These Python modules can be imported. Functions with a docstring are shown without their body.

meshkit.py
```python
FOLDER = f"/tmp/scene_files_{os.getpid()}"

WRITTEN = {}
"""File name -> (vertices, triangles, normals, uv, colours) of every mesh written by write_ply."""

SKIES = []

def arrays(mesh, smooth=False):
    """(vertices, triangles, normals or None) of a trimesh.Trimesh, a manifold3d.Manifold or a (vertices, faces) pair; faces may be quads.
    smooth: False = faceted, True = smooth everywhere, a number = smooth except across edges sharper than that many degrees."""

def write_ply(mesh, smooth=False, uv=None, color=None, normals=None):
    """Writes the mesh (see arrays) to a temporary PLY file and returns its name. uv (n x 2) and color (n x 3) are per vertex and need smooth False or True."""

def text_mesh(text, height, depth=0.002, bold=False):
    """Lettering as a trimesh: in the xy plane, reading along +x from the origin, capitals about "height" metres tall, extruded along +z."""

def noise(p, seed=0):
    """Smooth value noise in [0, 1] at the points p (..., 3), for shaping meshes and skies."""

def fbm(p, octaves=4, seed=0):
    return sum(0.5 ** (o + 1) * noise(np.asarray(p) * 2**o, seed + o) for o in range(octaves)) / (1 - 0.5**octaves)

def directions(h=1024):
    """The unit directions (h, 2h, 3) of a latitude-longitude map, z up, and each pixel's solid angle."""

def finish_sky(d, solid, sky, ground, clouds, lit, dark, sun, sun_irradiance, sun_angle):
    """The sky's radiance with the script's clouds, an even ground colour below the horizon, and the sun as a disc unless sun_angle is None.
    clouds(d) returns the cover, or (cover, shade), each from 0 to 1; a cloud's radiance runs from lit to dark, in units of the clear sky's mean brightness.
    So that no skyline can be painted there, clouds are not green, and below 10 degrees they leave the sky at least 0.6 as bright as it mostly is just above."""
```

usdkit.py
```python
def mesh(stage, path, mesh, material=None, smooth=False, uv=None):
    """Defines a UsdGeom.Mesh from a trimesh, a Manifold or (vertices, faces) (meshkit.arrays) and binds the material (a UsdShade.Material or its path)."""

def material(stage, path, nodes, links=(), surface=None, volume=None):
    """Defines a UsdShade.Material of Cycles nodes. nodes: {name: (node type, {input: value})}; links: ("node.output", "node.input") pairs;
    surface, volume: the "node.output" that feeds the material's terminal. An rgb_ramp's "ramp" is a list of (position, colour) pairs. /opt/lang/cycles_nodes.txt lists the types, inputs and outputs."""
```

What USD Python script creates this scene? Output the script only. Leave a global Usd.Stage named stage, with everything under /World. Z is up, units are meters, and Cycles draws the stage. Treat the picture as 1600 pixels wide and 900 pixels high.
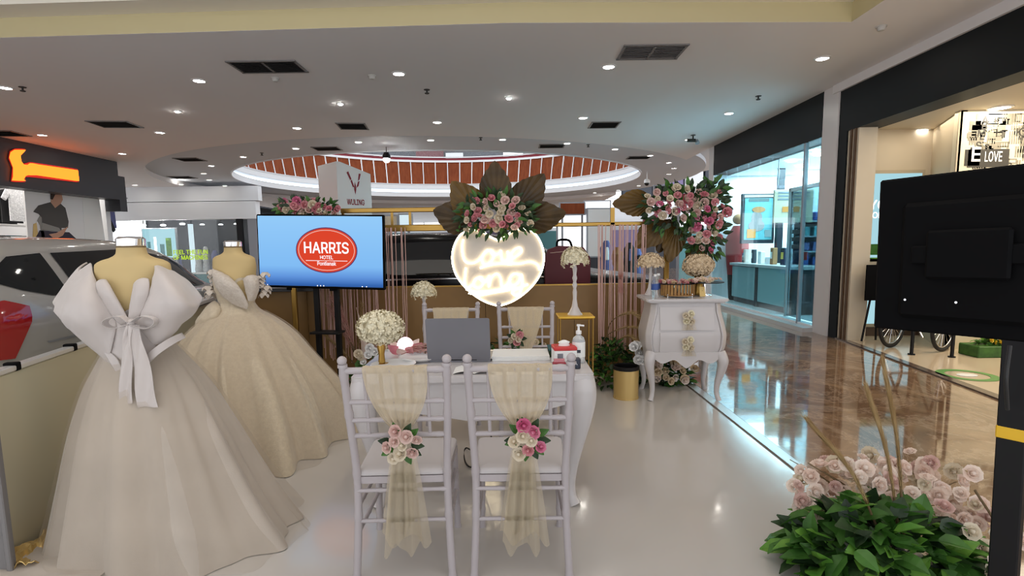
import math, random, numpy as np, trimesh, usdkit, meshkit
from pxr import Usd, UsdGeom, UsdLux, UsdShade, Gf, Sdf
from shapely.geometry import Polygon, Point, box as sbox
from shapely import affinity
from shapely.ops import unary_union
stage = Usd.Stage.CreateInMemory()
UsdGeom.SetStageUpAxis(stage, 'Z'); UsdGeom.SetStageMetersPerUnit(stage, 1.0)
UsdGeom.Xform.Define(stage, '/World'); UsdGeom.Scope.Define(stage, '/World/Looks')
# ------------------------------------------------------------------ camera, sky, big lights, exposure
F = 830.; PIT = math.radians(6.5); ROLL = math.radians(0.8); CX = 800.; CY = 479.6; EYE = np.array([0, 0, 1.4])
EXPOSURE = 0.0
FWD = np.array([0, math.cos(PIT), -math.sin(PIT)]); _u = np.array([0, math.sin(PIT), math.cos(PIT)]); _x = np.array([1., 0, 0])
RT = math.cos(ROLL) * _x - math.sin(ROLL) * _u; UP = math.cos(ROLL) * _u + math.sin(ROLL) * _x
cam = UsdGeom.Camera.Define(stage, '/World/camera')
cam.CreateHorizontalApertureAttr(36.0); cam.CreateVerticalApertureAttr(36.0 * 9 / 16); cam.CreateFocalLengthAttr(36.0 * F / 1600)
cam.CreateVerticalApertureOffsetAttr(36.0 * (CY - 450) / 1600)
cam.CreateExposureAttr(EXPOSURE); cam.CreateClippingRangeAttr(Gf.Vec2f(0.05, 500))
_m = Gf.Matrix4d(1.0)
for i, v in enumerate((RT, UP, -FWD, EYE)): _m.SetRow(i, Gf.Vec4d(*map(float, v), 1.0 if i == 3 else 0.0))
cam.AddTransformOp().Set(_m)
dome = UsdLux.DomeLight.Define(stage, '/World/sky'); dome.CreateIntensityAttr(0.5); dome.CreateColorAttr(Gf.Vec3f(0.93, 0.96, 1.0))
def rect_light(name, loc, w, h, power, color, rot=(0, 0, 0)):
    l = UsdLux.RectLight.Define(stage, '/World/' + name); l.CreateWidthAttr(w); l.CreateHeightAttr(h); l.CreateIntensityAttr(power); l.CreateColorAttr(Gf.Vec3f(*color))
    l.AddTranslateOp().Set(Gf.Vec3d(*loc)); l.AddRotateXYZOp().Set(Gf.Vec3f(*rot)); return l
TRAY_POWER, SHOP_COOL, SHOP_WARM, SHOP_LEFT = 1.2, 17.0, 4.5, 2.5
rect_light('tray_cove_lamp', (-1.5, 2.2, 4.25), 6.0, 3.0, TRAY_POWER, (1.0, 0.93, 0.82))
rect_light('jewellery_shop_lamp', (6.9, 10.8, 2.98), 3.2, 4.0, SHOP_COOL, (0.68, 0.91, 1.0))
rect_light('fashion_shop_lamp', (7.2, 6.0, 3.0), 3.6, 3.4, SHOP_WARM, (1.0, 0.87, 0.68))
rect_light('clothes_shop_lamp', (-11.6, 11.0, 2.95), 2.6, 6.0, SHOP_LEFT, (1.0, 0.95, 0.88))

def ray(px, py): return FWD + RT * (px - CX) / F - UP * (py - CY) / F
def gz(px, py, z=0.):
    d = ray(px, py); return EYE + d * ((z - EYE[2]) / d[2])
def gy(px, py, Y):
    d = ray(px, py); return EYE + d * (Y / d[1])
def gx(px, py, X):
    d = ray(px, py); return EYE + d * (X / d[0])
def proj(p):
    v = np.asarray(p, float) - EYE; return CX + F * (v @ RT) / (v @ FWD), CY - F * (v @ UP) / (v @ FWD)
PI = math.pi
# ------------------------------------------------------------------ prims
_names = {}
def numbered(parent, name):
    k = (parent, name); n = _names.get(k, -1) + 1; _names[k] = n
    return f'{parent}/{name}' + (f'_{n:03d}' if n else '')
def ppath(parent): return '/World' if parent is None else str(parent.GetPath())
def obj(name, mesh, m, parent=None, smooth=False):
    p = numbered(ppath(parent), name)
    return usdkit.mesh(stage, p, mesh, mats[m], smooth).GetPrim()
def tag(o, label=None, cat=None, group=None, kind=None):
    for k, v in (('label', label), ('category', cat), ('group', group), ('kind', kind)):
        if v: o.SetCustomDataByKey(k, v)
    return o
def thing(name, label=None, cat=None, loc=(0, 0, 0), rotz=0., group=None, kind=None):
    x = UsdGeom.Xform.Define(stage, numbered('/World', name)); x.AddTranslateOp().Set(Gf.Vec3d(*map(float, loc))); x.AddRotateZOp().Set(float(math.degrees(rotz)))
    return tag(x.GetPrim(), label, cat, group, kind)
def dup(root, loc, rotz=0., label=None, group=None):
    was = root.GetCustomData(); nm = root.GetName()
    if nm[-4:-3] == '_' and nm[-3:].isdigit(): nm = nm[:-4]
    r = thing(nm, label or was.get('label'), was.get('category'), loc, rotz, group or was.get('group'))
    r.GetReferences().AddInternalReference(root.GetPath()); r.SetInstanceable(True)
    return r
def struct(name, mesh, m, smooth=False, label=None, cat=None):
    return tag(obj(name, mesh, m, None, smooth), label, cat, kind='structure')
# ------------------------------------------------------------------ shapes
def T(m, loc=(0, 0, 0), rz=0., rx=0., ry=0., s=None):
    m = m.copy()
    if s is not None: m.apply_scale(s)
    R = trimesh.transformations.euler_matrix(rx, ry, rz); m.apply_transform(R); m.apply_translation(loc); return m
def cat(*ms):
    l = []
    for m in ms: l.extend(m if isinstance(m, (list, tuple)) else [m])
    return trimesh.util.concatenate(l)
def box(c, s, bev=0., rz=0.):
    s = np.asarray(s, float) / 2
    if bev <= 0: m = trimesh.creation.box(extents=s * 2)
    else:
        b = min(bev, s.min() * .9); pts = []
        for sx in (-1, 1):
            for sy in (-1, 1):
                for sz in (-1, 1):
                    q = s * (sx, sy, sz)
                    for k in range(3):
                        o = np.array([b * sx, b * sy, b * sz]); o[k] = 0; pts.append(q - o)
        m = trimesh.convex.convex_hull(np.array(pts))
    return T(m, c, rz)
def box2(lo, hi, bev=0.):
    lo, hi = np.array(lo, float), np.array(hi, float); return box((lo + hi) / 2, np.abs(hi - lo), bev)
def tube(path, r, n=10, cap=True):
    P = np.asarray(path, float); k = len(P); r = np.broadcast_to(np.asarray(r, float), (k,))
    tg = np.gradient(P, axis=0); tg /= np.maximum(np.linalg.norm(tg, axis=1, keepdims=True), 1e-9)
    a = np.array([0, 0, 1.]) if abs(tg[0][2]) < .9 else np.array([1., 0, 0]); nn = np.cross(tg[0], a); nn /= np.linalg.norm(nn)
    V = []; th = np.arange(n) / n * 2 * PI
    for i in range(k):
        nn = nn - tg[i] * (nn @ tg[i]); nn /= np.linalg.norm(nn); bb = np.cross(tg[i], nn)
        V.append(P[i] + r[i] * (np.cos(th)[:, None] * nn + np.sin(th)[:, None] * bb))
    V = np.vstack(V); f = []
    for i in range(k - 1):
        for j in range(n):
            a_, b_ = i * n + j, i * n + (j + 1) % n; f += [[a_, b_, b_ + n], [a_, b_ + n, a_ + n]]
    if cap:
        V = np.vstack([V, P[0], P[-1]]); c0, c1 = len(V) - 2, len(V) - 1
        for j in range(n): f += [[c0, (j + 1) % n, j], [c1, (k - 1) * n + j, (k - 1) * n + (j + 1) % n]]
    return trimesh.Trimesh(V, f, process=False)
def bez(pts, n=16):
    """Catmull-Rom through the points."""
    P = np.asarray(pts, float); P = np.vstack([2 * P[0] - P[1], P, 2 * P[-1] - P[-2]]); out = []
    m = len(P) - 3; per = max(2, n // m)
    for i in range(m):
        p0, p1, p2, p3 = P[i:i + 4]
        for t in np.linspace(0, 1, per, endpoint=False):
            out.append(.5 * (2 * p1 + (p2 - p0) * t + (2 * p0 - 5 * p1 + 4 * p2 - p3) * t * t + (3 * p1 - p0 - 3 * p2 + p3) * t ** 3))
    out.append(P[-2]); return np.array(out)
def lathe(prof, n=24, loc=(0, 0, 0), sx=1., sy=1.):
    pr = np.asarray(prof, float); th = np.arange(n) / n * 2 * PI; k = len(pr)
    V = np.array([[r * math.cos(t) * sx, r * math.sin(t) * sy, z] for r, z in pr for t in th]); f = []
    for i in range(k - 1):
        for j in range(n):
            a_, b_ = i * n + j, i * n + (j + 1) % n; f += [[a_, b_, b_ + n], [a_, b_ + n, a_ + n]]
    return T(trimesh.Trimesh(V, f, process=False), loc)
def lathe_closed(prof, n=24, loc=(0, 0, 0)):
    pr = [(1e-4, prof[0][1])] + list(prof) + [(1e-4, prof[-1][1])]; return lathe(pr, n, loc)
def basis(o, u, v):
    u = np.asarray(u, float); v = np.asarray(v, float); u = u / np.linalg.norm(u); v = v - u * (u @ v); v /= np.linalg.norm(v); w = np.cross(u, v)
    m = np.eye(4); m[:3, 0], m[:3, 1], m[:3, 2], m[:3, 3] = u, v, w, o; return m
def extrude(poly, d, m=None):
    ps = getattr(poly, 'geoms', [poly]); e = cat([trimesh.creation.extrude_polygon(p, d, engine='earcut') for p in ps if p.area > 1e-9])
    if m is not None: e.apply_transform(m)
    return e
def face(poly, d, o, u=(1, 0, 0), v=(0, 0, 1)):
    """Extrusion of a polygon drawn in (u, v) at o, growing d along u x v."""
    return extrude(poly, d, basis(o, u, v))
def grid(P, close_u=False):
    P = np.asarray(P, float); a, b = P.shape[:2]; f = []
    for i in range(a - 1):
        for j in range(b if close_u else b - 1):
            q = i * b + j; q2 = i * b + (j + 1) % b; f += [[q, q2, q2 + b], [q, q2 + b, q + b]]
    return trimesh.Trimesh(P.reshape(-1, 3), f, process=False)
def shell(P, t):
    """A grid surface given the thickness t."""
    P = np.asarray(P, float); a, b = P.shape[:2]; m = grid(P); n = np.zeros_like(m.vertices)
    fn = np.cross(m.vertices[m.faces[:, 1]] - m.vertices[m.faces[:, 0]], m.vertices[m.faces[:, 2]] - m.vertices[m.faces[:, 0]])
    for k in range(3): np.add.at(n, m.faces[:, k], fn)
    n /= np.maximum(np.linalg.norm(n, axis=1, keepdims=True), 1e-12); N = a * b
    V = np.vstack([m.vertices + n * t / 2, m.vertices - n * t / 2]); f = [m.faces, m.faces[:, ::-1] + N]
    rim = [i * b for i in range(a)]; e = []
    loop = list(range(b)) + [i * b + b - 1 for i in range(1, a)] + list(range((a - 1) * b + b - 2, (a - 1) * b - 1, -1)) + [i * b for i in range(a - 2, 0, -1)]
    for i in range(len(loop)):
        p, q = loop[i], loop[(i + 1) % len(loop)]; e += [[p, p + N, q + N], [p, q + N, q]]
    return trimesh.Trimesh(V, np.vstack(f + [np.array(e)]), process=False)
def ell(rx, ry, n=32, c=(0, 0)): return Polygon([(c[0] + rx * math.cos(t), c[1] + ry * math.sin(t)) for t in np.linspace(0, 2 * PI, n, endpoint=False)])
def rrect(w, h, r): return sbox(-w / 2 + r, -h / 2 + r, w / 2 - r, h / 2 - r).buffer(r, 4)
def text(s, h, d, o, u=(1, 0, 0), v=(0, 0, 1), bold=False, center=True, w=None):
    t = meshkit.text_mesh(s, h, d, bold)
    if center: t.apply_translation([-t.bounds[:, 0].mean(), 0, 0])
    if w: t.apply_scale([w / (t.bounds[1, 0] - t.bounds[0, 0]), 1, 1])
    t.apply_transform(basis(o, u, v)); return t
# ------------------------------------------------------------------ materials
mats = {}
def mat(name, color, rough=.5, metal=0., noise=None, bump=None, **kw):
    """noise = (scale, second colour, [stretch]); bump = (scale, strength, [distance])."""
    n = {'p': ('principled_bsdf', dict(base_color=color, roughness=rough, metallic=metal, **kw))}; l = []
    if noise or bump: n['tc'] = ('texture_coordinate', {})
    if noise:
        n['mp'] = ('mapping', {'scale': noise[2] if len(noise) > 2 else (1, 1, 1)}); n['nz'] = ('noise_texture', {'scale': noise[0], 'detail': 4.0, 'roughness': .6})
        n['rp'] = ('rgb_ramp', {'ramp': [(.3, color), (.7, noise[1])]})
        l += [('tc.object', 'mp.vector'), ('mp.vector', 'nz.vector'), ('nz.fac', 'rp.fac'), ('rp.color', 'p.base_color')]
    if bump:
        n['bn'] = ('noise_texture', {'scale': bump[0], 'detail': 3.0}); n['bp'] = ('bump', {'strength': bump[1], 'distance': bump[2] if len(bump) > 2 else .01})
        l += [('tc.object', 'bn.vector'), ('bn.fac', 'bp.height'), ('bp.normal', 'p.normal')]
    mats[name] = usdkit.material(stage, '/World/Looks/' + name, n, l, 'p.BSDF')
def emit(name, color, s):
    mats[name] = usdkit.material(stage, '/World/Looks/' + name, {'e': ('emission', dict(color=color, strength=s))}, [], 'e.emission')
def sheer(name, color, fac, trans=.4):
    mats[name] = usdkit.material(stage, '/World/Looks/' + name, {'t': ('transparent_bsdf', {}), 'd': ('diffuse_bsdf', dict(color=color)), 'tl': ('translucent_bsdf', dict(color=color)), 'm1': ('mix_closure', dict(fac=trans)), 'm2': ('mix_closure', dict(fac=fac))},
        [('d.BSDF', 'm1.closure1'), ('tl.BSDF', 'm1.closure2'), ('t.BSDF', 'm2.closure1'), ('m1.closure', 'm2.closure2')], 'm2.closure')
def leafmat(name, color, c2, rough=.45, scale=9.):
    mats[name] = usdkit.material(stage, '/World/Looks/' + name, {'tc': ('texture_coordinate', {}), 'nz': ('noise_texture', dict(scale=scale, detail=3.0)), 'rp': ('rgb_ramp', {'ramp': [(.35, color), (.65, c2)]}),
        'p': ('principled_bsdf', dict(roughness=rough)), 'tl': ('translucent_bsdf', {}), 'm': ('mix_closure', dict(fac=.25))},
        [('tc.object', 'nz.vector'), ('nz.fac', 'rp.fac'), ('rp.color', 'p.base_color'), ('rp.color', 'tl.color'), ('p.BSDF', 'm.closure1'), ('tl.BSDF', 'm.closure2')], 'm.closure')
def pane(name, tint):
    mats[name] = usdkit.material(stage, '/World/Looks/' + name, {'t': ('transparent_bsdf', dict(color=tint)), 'g': ('glossy_bsdf', dict(color=(1, 1, 1), roughness=.02)), 'f': ('layer_weight', dict(blend=.5)),
        'pw': ('math', dict(math_type='power', value2=4.5)), 'mu': ('math', dict(math_type='multiply_add', value2=.6, value3=.035)), 'm': ('mix_closure', {})},
        [('f.facing', 'pw.value1'), ('pw.value', 'mu.value1'), ('mu.value', 'm.fac'), ('t.BSDF', 'm.closure1'), ('g.BSDF', 'm.closure2')], 'm.closure')
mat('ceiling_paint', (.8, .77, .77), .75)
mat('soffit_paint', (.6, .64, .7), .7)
mat('tray_paint', (.6, .52, .3), .6)
mat('tray_cream', (.9, .85, .74), .6)
mat('white_paint', (.75, .76, .78), .6)
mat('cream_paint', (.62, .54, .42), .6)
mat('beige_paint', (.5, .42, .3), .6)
mat('fascia_black', (.006, .009, .011), .5, specular_ior_level=.2)
mat('fascia_slate', (.03, .032, .04), .4)
mat('pillar_paint', (.74, .7, .69), .3)
mat('platform_vinyl', (.53, .5, .47), .15, bump=(2.2, .06, .01), coat_weight=.22, coat_roughness=.05)
mat('edge_alu', (.72, .72, .72), .3, .6)
mat('groove', (.12, .08, .05), .5)
mat('shop_tile', (.62, .5, .36), .15)
mat('threshold', (.12, .08, .06), .15)
mat('white_lacquer', (.56, .53, .53), .28)
mat('white_plastic', (.8, .8, .8), .3)
mat('chair_paint', (.41, .37, .38), .35)
mat('cushion', (.46, .43, .43), .7, bump=(220., .15, .002))
mat('gold_board', (.2, .11, .035), .4, .2, noise=(1.2, (.27, .155, .055)))
mat('cream_board', (.55, .5, .35), .4, .05)
mat('gold_metal', (.42, .25, .06), .3, .85)
mat('gold_bin', (.6, .42, .16), .4, .5)
mat('gold_paint', (.75, .45, .05), .35, .3)
mat('black_plastic', (.003, .003, .0035), .6, specular_ior_level=.06)
mat('black_metal', (.007, .007, .008), .5, .0, specular_ior_level=.25)
mat('black_gloss', (.004, .004, .005), .12)
mat('car_black', (.003, .003, .004), .2, .0, specular_ior_level=.25)
mat('car_silver', (.36, .35, .335), .3, .2, coat_weight=.8, coat_roughness=.05)
mat('car_glass', (.008, .01, .012), .04)
mat('tail_red', (.3, .008, .01), .1, coat_weight=1.0)
mat('tail_clear', (.55, .5, .48), .1)
mat('chrome', (.8, .8, .82), .15, 1.)
mat('tyre', (.01, .01, .01), .7)
mat('grey_metal', (.33, .34, .37), .4, .5)
mat('laptop_grey', (.2, .2, .225), .4, .4)
mat('form_linen', (.56, .42, .2), .8, bump=(300., .2, .002))
mat('satin_white', (.53, .475, .45), .42, sheen_weight=.4, bump=(40., .12, .006))
mat('lace_white', (.64, .58, .52), .6, noise=(70., (.54, .47, .4)), bump=(90., .5, .006))
mat('tulle_skirt', (.49, .425, .36), .75, noise=(3., (.41, .355, .3)), bump=(180., .25, .002), sheen_weight=.3)
mat('tulle_skirt_two', (.63, .54, .4), .75, noise=(40., (.54, .45, .33)), bump=(120., .5, .005), sheen_weight=.3)
sheer('tulle_sheer', (.68, .6, .5), .2)
sheer('sash_tulle', (.86, .76, .58), .46, .5)
sheer('sash_thin', (.8, .7, .52), .2, .4)
mat('flower_white', (.8, .76, .6), .7, noise=(30., (.7, .62, .42)))
mat('flower_tan', (.62, .48, .3), .7, noise=(30., (.75, .6, .42)))
mat('flower_green', (.35, .36, .12), .7)
leafmat('rose_pink', (.62, .2, .25), (.74, .36, .38), .6)
leafmat('rose_pale', (.7, .46, .42), (.76, .58, .52), .6)
leafmat('rose_cream', (.72, .62, .47), (.78, .7, .56), .6)
leafmat('rose_magenta', (.6, .1, .24), (.75, .28, .4), .6)
leafmat('blossom_pink', (.84, .66, .57), (.9, .8, .72), .7)
leafmat('leaf_green', (.03, .1, .015), (.07, .2, .03))
leafmat('leaf_bright', (.08, .25, .03), (.17, .36, .05))
leafmat('leaf_dark', (.012, .03, .012), (.03, .07, .02))
leafmat('palm_gold', (.11, .06, .01), (.2, .11, .018), .4, 6.)
leafmat('palm_brown', (.05, .028, .008), (.1, .055, .012), .4, 6.)
leafmat('pampas', (.42, .28, .12), (.55, .4, .2), .8)
leafmat('pampas_pink', (.6, .3, .26), (.72, .45, .4), .8)
mat('stem_brown', (.14, .09, .04), .7)
mat('string_pink', (.62, .4, .36), .6)
mat('wood_panel', (.17, .035, .01), .55, noise=(2.5, (.25, .06, .018), (4, 4, .5)), specular_ior_level=.15)
mat('wood_dark', (.1, .05, .02), .5)
mat('paper', (.8, .8, .78), .6)
mat('label_blue', (.03, .08, .3), .4)
mat('maroon', (.12, .008, .018), .5)
mat('red_print', (.55, .03, .03), .5)
mat('dark_red', (.25, .015, .03), .5)
mat('navy', (.012, .016, .035), .35)
mat('skin', (.55, .3, .2), .6); mat('hair', (.03, .018, .012), .7)
mat('knit_grey', (.085, .082, .08), .8); mat('knit_light', (.3, .29, .27), .8)
mat('denim', (.035, .03, .05), .8)
mat('cloth_black', (.012, .012, .014), .8); mat('cloth_white', (.75, .75, .76), .8, noise=(30., (.4, .4, .42)))
mat('cloth_teal', (.02, .09, .1), .8); mat('cloth_blue', (.12, .13, .3), .8); mat('cloth_brown', (.35, .16, .06), .8); mat('cloth_red', (.4, .03, .03), .8)
mat('print_dark', (.05, .045, .035), .7); mat('print_mid', (.3, .27, .2), .7); mat('wallpaper', (.75, .68, .5), .7)
mat('counter_panel', (.36, .55, .58), .2); mat('counter_dark', (.02, .022, .03), .3)
mat('green_decal', (.1, .3, .06), .4); mat('yellow_tape', (.75, .45, .02), .5)
mat('cord_black', (.008, .008, .008), .5)
mat('clear_plastic', (.9, .93, .95), .05, transmission_weight=.85, ior=1.3)
mat('sanitizer', (.85, .88, .9), .08, transmission_weight=.6, ior=1.33)
mat('wicker', (.28, .14, .04), .6, noise=(40., (.4, .22, .07)))
mat('vent_dark', (.03, .028, .027), .6); mat('vent_grey', (.2, .19, .19), .5)
mat('detector', (.55, .53, .5), .5)
mat('balcony_dark', (.04, .045, .06), .4); mat('shop_teal', (.1, .3, .33), .4); mat('shop_purple', (.2, .16, .3), .4)
mat('acrylic', (.62, .56, .5), .35)
mat('yellow_flower', (.7, .5, .04), .7)
pane('glass_pane', (.97, .985, .985)); pane('glass_cyan', (.78, .93, .96)); pane('glass_dark', (.4, .48, .5))
emit('downlight_glow', (1, .95, .86), 55.); emit('spot_glow', (1, .97, .92), 90.)
emit('neon', (1, .84, .55), 6.); emit('hammer_glow', (1, .16, .015), 3.2)
emit('cove_glow', (.72, .86, 1.), 2.2); emit('white_glow', (.95, .97, 1.), 1.6); emit('cyan_glow', (.55, .9, 1.), 1.3)
emit('orange_glow', (1, .55, .15), 1.4); emit('lime_glow', (.55, .8, .06), .9); emit('red_glow', (1, .06, .03), 1.)
emit('screen_red', (.72, .06, .025), 1.); emit('screen_purple', (.2, .06, .16), .8); emit('screen_white', (.95, .9, .95), 1.1); emit('screen_pink', (.85, .4, .35), 1.)
emit('poster_cyan', (.5, .85, .95), .8); emit('poster_cool', (.75, .92, 1.), .9); emit('violet_glow', (.5, .4, 1.), 1.2); emit('led_blue', (.5, .7, 1.), 3.); emit('screen_pale', (.95, .82, .9), .8); emit('lamp_pink', (1, .78, .85), 1.5)
# graded screen: a bright blue picture that deepens at its lower edge
mats['screen_blue'] = usdkit.material(stage, '/World/Looks/screen_blue', {'tc': ('texture_coordinate', {}), 'sp': ('separate_xyz', {}), 'mr': ('map_range', dict(from_min=-.34, from_max=.34)),
    'rp': ('rgb_ramp', {'ramp': [(0, (.02, .07, .24)), (.06, (.04, .14, .45)), (.16, (.12, .3, .72)), (.3, (.22, .5, .9)), (1, (.3, .6, .95))]}), 'e': ('emission', dict(strength=1.0))},
    [('tc.object', 'sp.vector'), ('sp.z', 'mr.value'), ('mr.result', 'rp.fac'), ('rp.color', 'e.color')], 'e.emission')
# polished brown marble with pale veins
mats['marble'] = usdkit.material(stage, '/World/Looks/marble', {'g': ('geometry', {}), 'mp': ('mapping', dict(scale=(1., .8, 1.))), 'n1': ('noise_texture', dict(scale=1.7, detail=8.0, roughness=.68, distortion=1.2)), 'n2': ('noise_texture', dict(scale=.9, detail=9.0, roughness=.72, distortion=2.2)),
    'r1': ('rgb_ramp', {'ramp': [(.28, (.09, .05, .028)), (.46, (.22, .125, .07)), (.6, (.32, .2, .115)), (.75, (.42, .28, .17))]}), 'r2': ('rgb_ramp', {'ramp': [(.47, (0, 0, 0)), (.5, (1, 1, 1)), (.53, (0, 0, 0))]}),
    'mx': ('mix', dict(color2=(.5, .38, .28))), 'ml': ('math', dict(math_type='multiply', value2=.55)), 'p': ('principled_bsdf', dict(roughness=.07, ior=1.5, coat_weight=.4, coat_roughness=.03))},
    [('g.position', 'mp.vector'), ('mp.vector', 'n1.vector'), ('mp.vector', 'n2.vector'), ('n1.fac', 'r1.fac'), ('n2.fac', 'r2.fac'), ('r2.color', 'ml.value1'), ('ml.value', 'mx.fac'), ('r1.color', 'mx.color1'), ('mx.color', 'p.base_color')], 'p.BSDF')
# ================================================================== THE SETTING
CZ, SZ = 3.7, 3.85                                   # ceiling, raised oval soffit
OC, OA, OB = (-2.6, 19.9), 9.1, 8.6                  # oval recess
IC, IA, IB = (-2.45, 19.9), 7.1, 6.15                # atrium opening
struct('floor', box2((-17, -.6, -.14), (14, 34, -.04)), 'marble', label='polished brown veined marble mall floor', cat='floor')
outer = ell(OA, OB, 96, OC); inner = ell(IA, IB, 96, IC)
tray = Polygon([(-14, -1.6), (3.62, -1.6), (3.62, 5.9), (.05, 5.8), (-5.5, 6.0), (-14, 6.6)])
main = sbox(-17, -2.2, 4.85, 34).difference(outer).difference(tray)
struct('ceiling', extrude(main, SZ - CZ, trimesh.transformations.translation_matrix((0, 0, CZ))), 'ceiling_paint', label='pale grey flat mall ceiling around a raised oval recess', cat='ceiling')
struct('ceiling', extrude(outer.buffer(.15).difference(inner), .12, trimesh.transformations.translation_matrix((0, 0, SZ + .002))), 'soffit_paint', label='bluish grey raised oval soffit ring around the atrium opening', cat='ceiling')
# tray above the camera: yellow lower face, cream ledge, grey top
tr_ = thing('trim_1', 'stepped cream and yellow ceiling tray edge at top of photo', 'trim', kind='structure')
obj('tray_face', extrude(tray.buffer(.03).difference(tray.buffer(-.002)), .2, trimesh.transformations.translation_matrix((0, 0, CZ + .002))), 'tray_paint', tr_)
obj('tray_ledge', extrude(tray.buffer(.03).difference(tray.buffer(-.3, join_style=2)), .05, trimesh.transformations.translation_matrix((0, 0, CZ + .2))), 'tray_cream', tr_)
obj('tray_upstand', extrude(tray.buffer(.03).difference(tray.buffer(-.28, join_style=2)), .5, trimesh.transformations.translation_matrix((0, 0, CZ + .25))), 'ceiling_paint', tr_)
obj('tray_top', extrude(tray.buffer(.03), .05, trimesh.transformations.translation_matrix((0, 0, CZ + .75))), 'ceiling_paint', tr_)
# atrium rim and upper gallery, as bands that follow the oval
def band(o0, z0, o1, z1, t0=0., t1=2 * PI, n=96, th=.03):
    t = np.linspace(t0, t1, n)
    P = np.array([[[IC[0] + (IA + o) * np.cos(a), IC[1] + (IB + o) * np.sin(a), z] for o, z in ((o0, z0), (o1, z1))] for a in t]); return shell(P, th)
rim = thing('atrium_rim', 'white stepped atrium rim with a bluish light cove', 'ceiling rim', kind='structure')
obj('lower_band', band(0., SZ - .03, 0., 4.0), 'white_paint', rim, 40)
obj('cove_shelf', band(-.02, 4.0, .3, 4.02), 'white_paint', rim, 40)
obj('cove_light', band(.26, 4.03, .26, 4.17), 'cove_glow', rim, 40)
obj('upper_band', band(.3, 4.17, .12, 4.2), 'white_paint', rim, 40); obj('upper_band', band(.12, 4.2, .14, 4.42), 'white_paint', rim, 40)
obj('gallery_floor', band(.1, 4.42, 4.0, 4.45), 'white_paint', rim, 40)
gal = thing('gallery_parapet', 'curved upper gallery parapet clad in orange brown wood panels', 'parapet', kind='structure')
NP_ = 80
for k in range(NP_):
    a0, a1 = 2 * PI * k / NP_, 2 * PI * (k + 1) / NP_
    if not (-.35 < (a0 + a1) / 2 < PI + .35): continue
    obj('wood_panel', band(.3, 4.42, .52, 5.5, a0 + .003, a1 - .003, 2, .04), 'wood_panel', gal)
    obj('divider_strip', band(.26, 4.42, .47, 5.5, a1 - .0028, a1 + .0028, 2, .03), 'white_paint', gal)
obj('top_rail', band(.47, 5.5, .5, 5.6), 'white_paint', gal, 40); obj('rail_recess', band(.56, 5.6, .56, 5.72), 'dark_red', gal, 40)
obj('upper_rail', band(.5, 5.72, .5, 5.78), 'white_paint', gal, 40); obj('glass_balustrade', band(.55, 5.78, .55, 6.7), 'glass_pane', gal, 40)
obj('hand_rail', band(.52, 6.7, .52, 6.76), 'chrome', gal, 40)
# upper floor shops behind the gallery
ups = thing('upper_shopfront', 'row of distant upper floor shopfronts behind the gallery glass', 'shopfront', kind='structure')
random.seed(4); x = -20.
obj('back_wall', box2((-22, 36.3, 4.5), (16, 36.6, 12)), 'balcony_dark', ups)
while x < 15:
    w = random.uniform(1.0, 2.6); m_ = random.choice(['shop_teal', 'shop_purple', 'white_paint', 'balcony_dark', 'white_glow', 'balcony_dark', 'maroon', 'white_paint'])
    obj('shop_bay', box2((x, 36.0, 4.5), (x + w - .15, 36.3, random.uniform(7.2, 8.6))), m_, ups); x += w
# far walls at mall level
struct('wall_far', box2((-17, 33, -.04), (14, 33.3, CZ)), 'white_paint', label='white far end wall of the mall', cat='wall')
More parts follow.
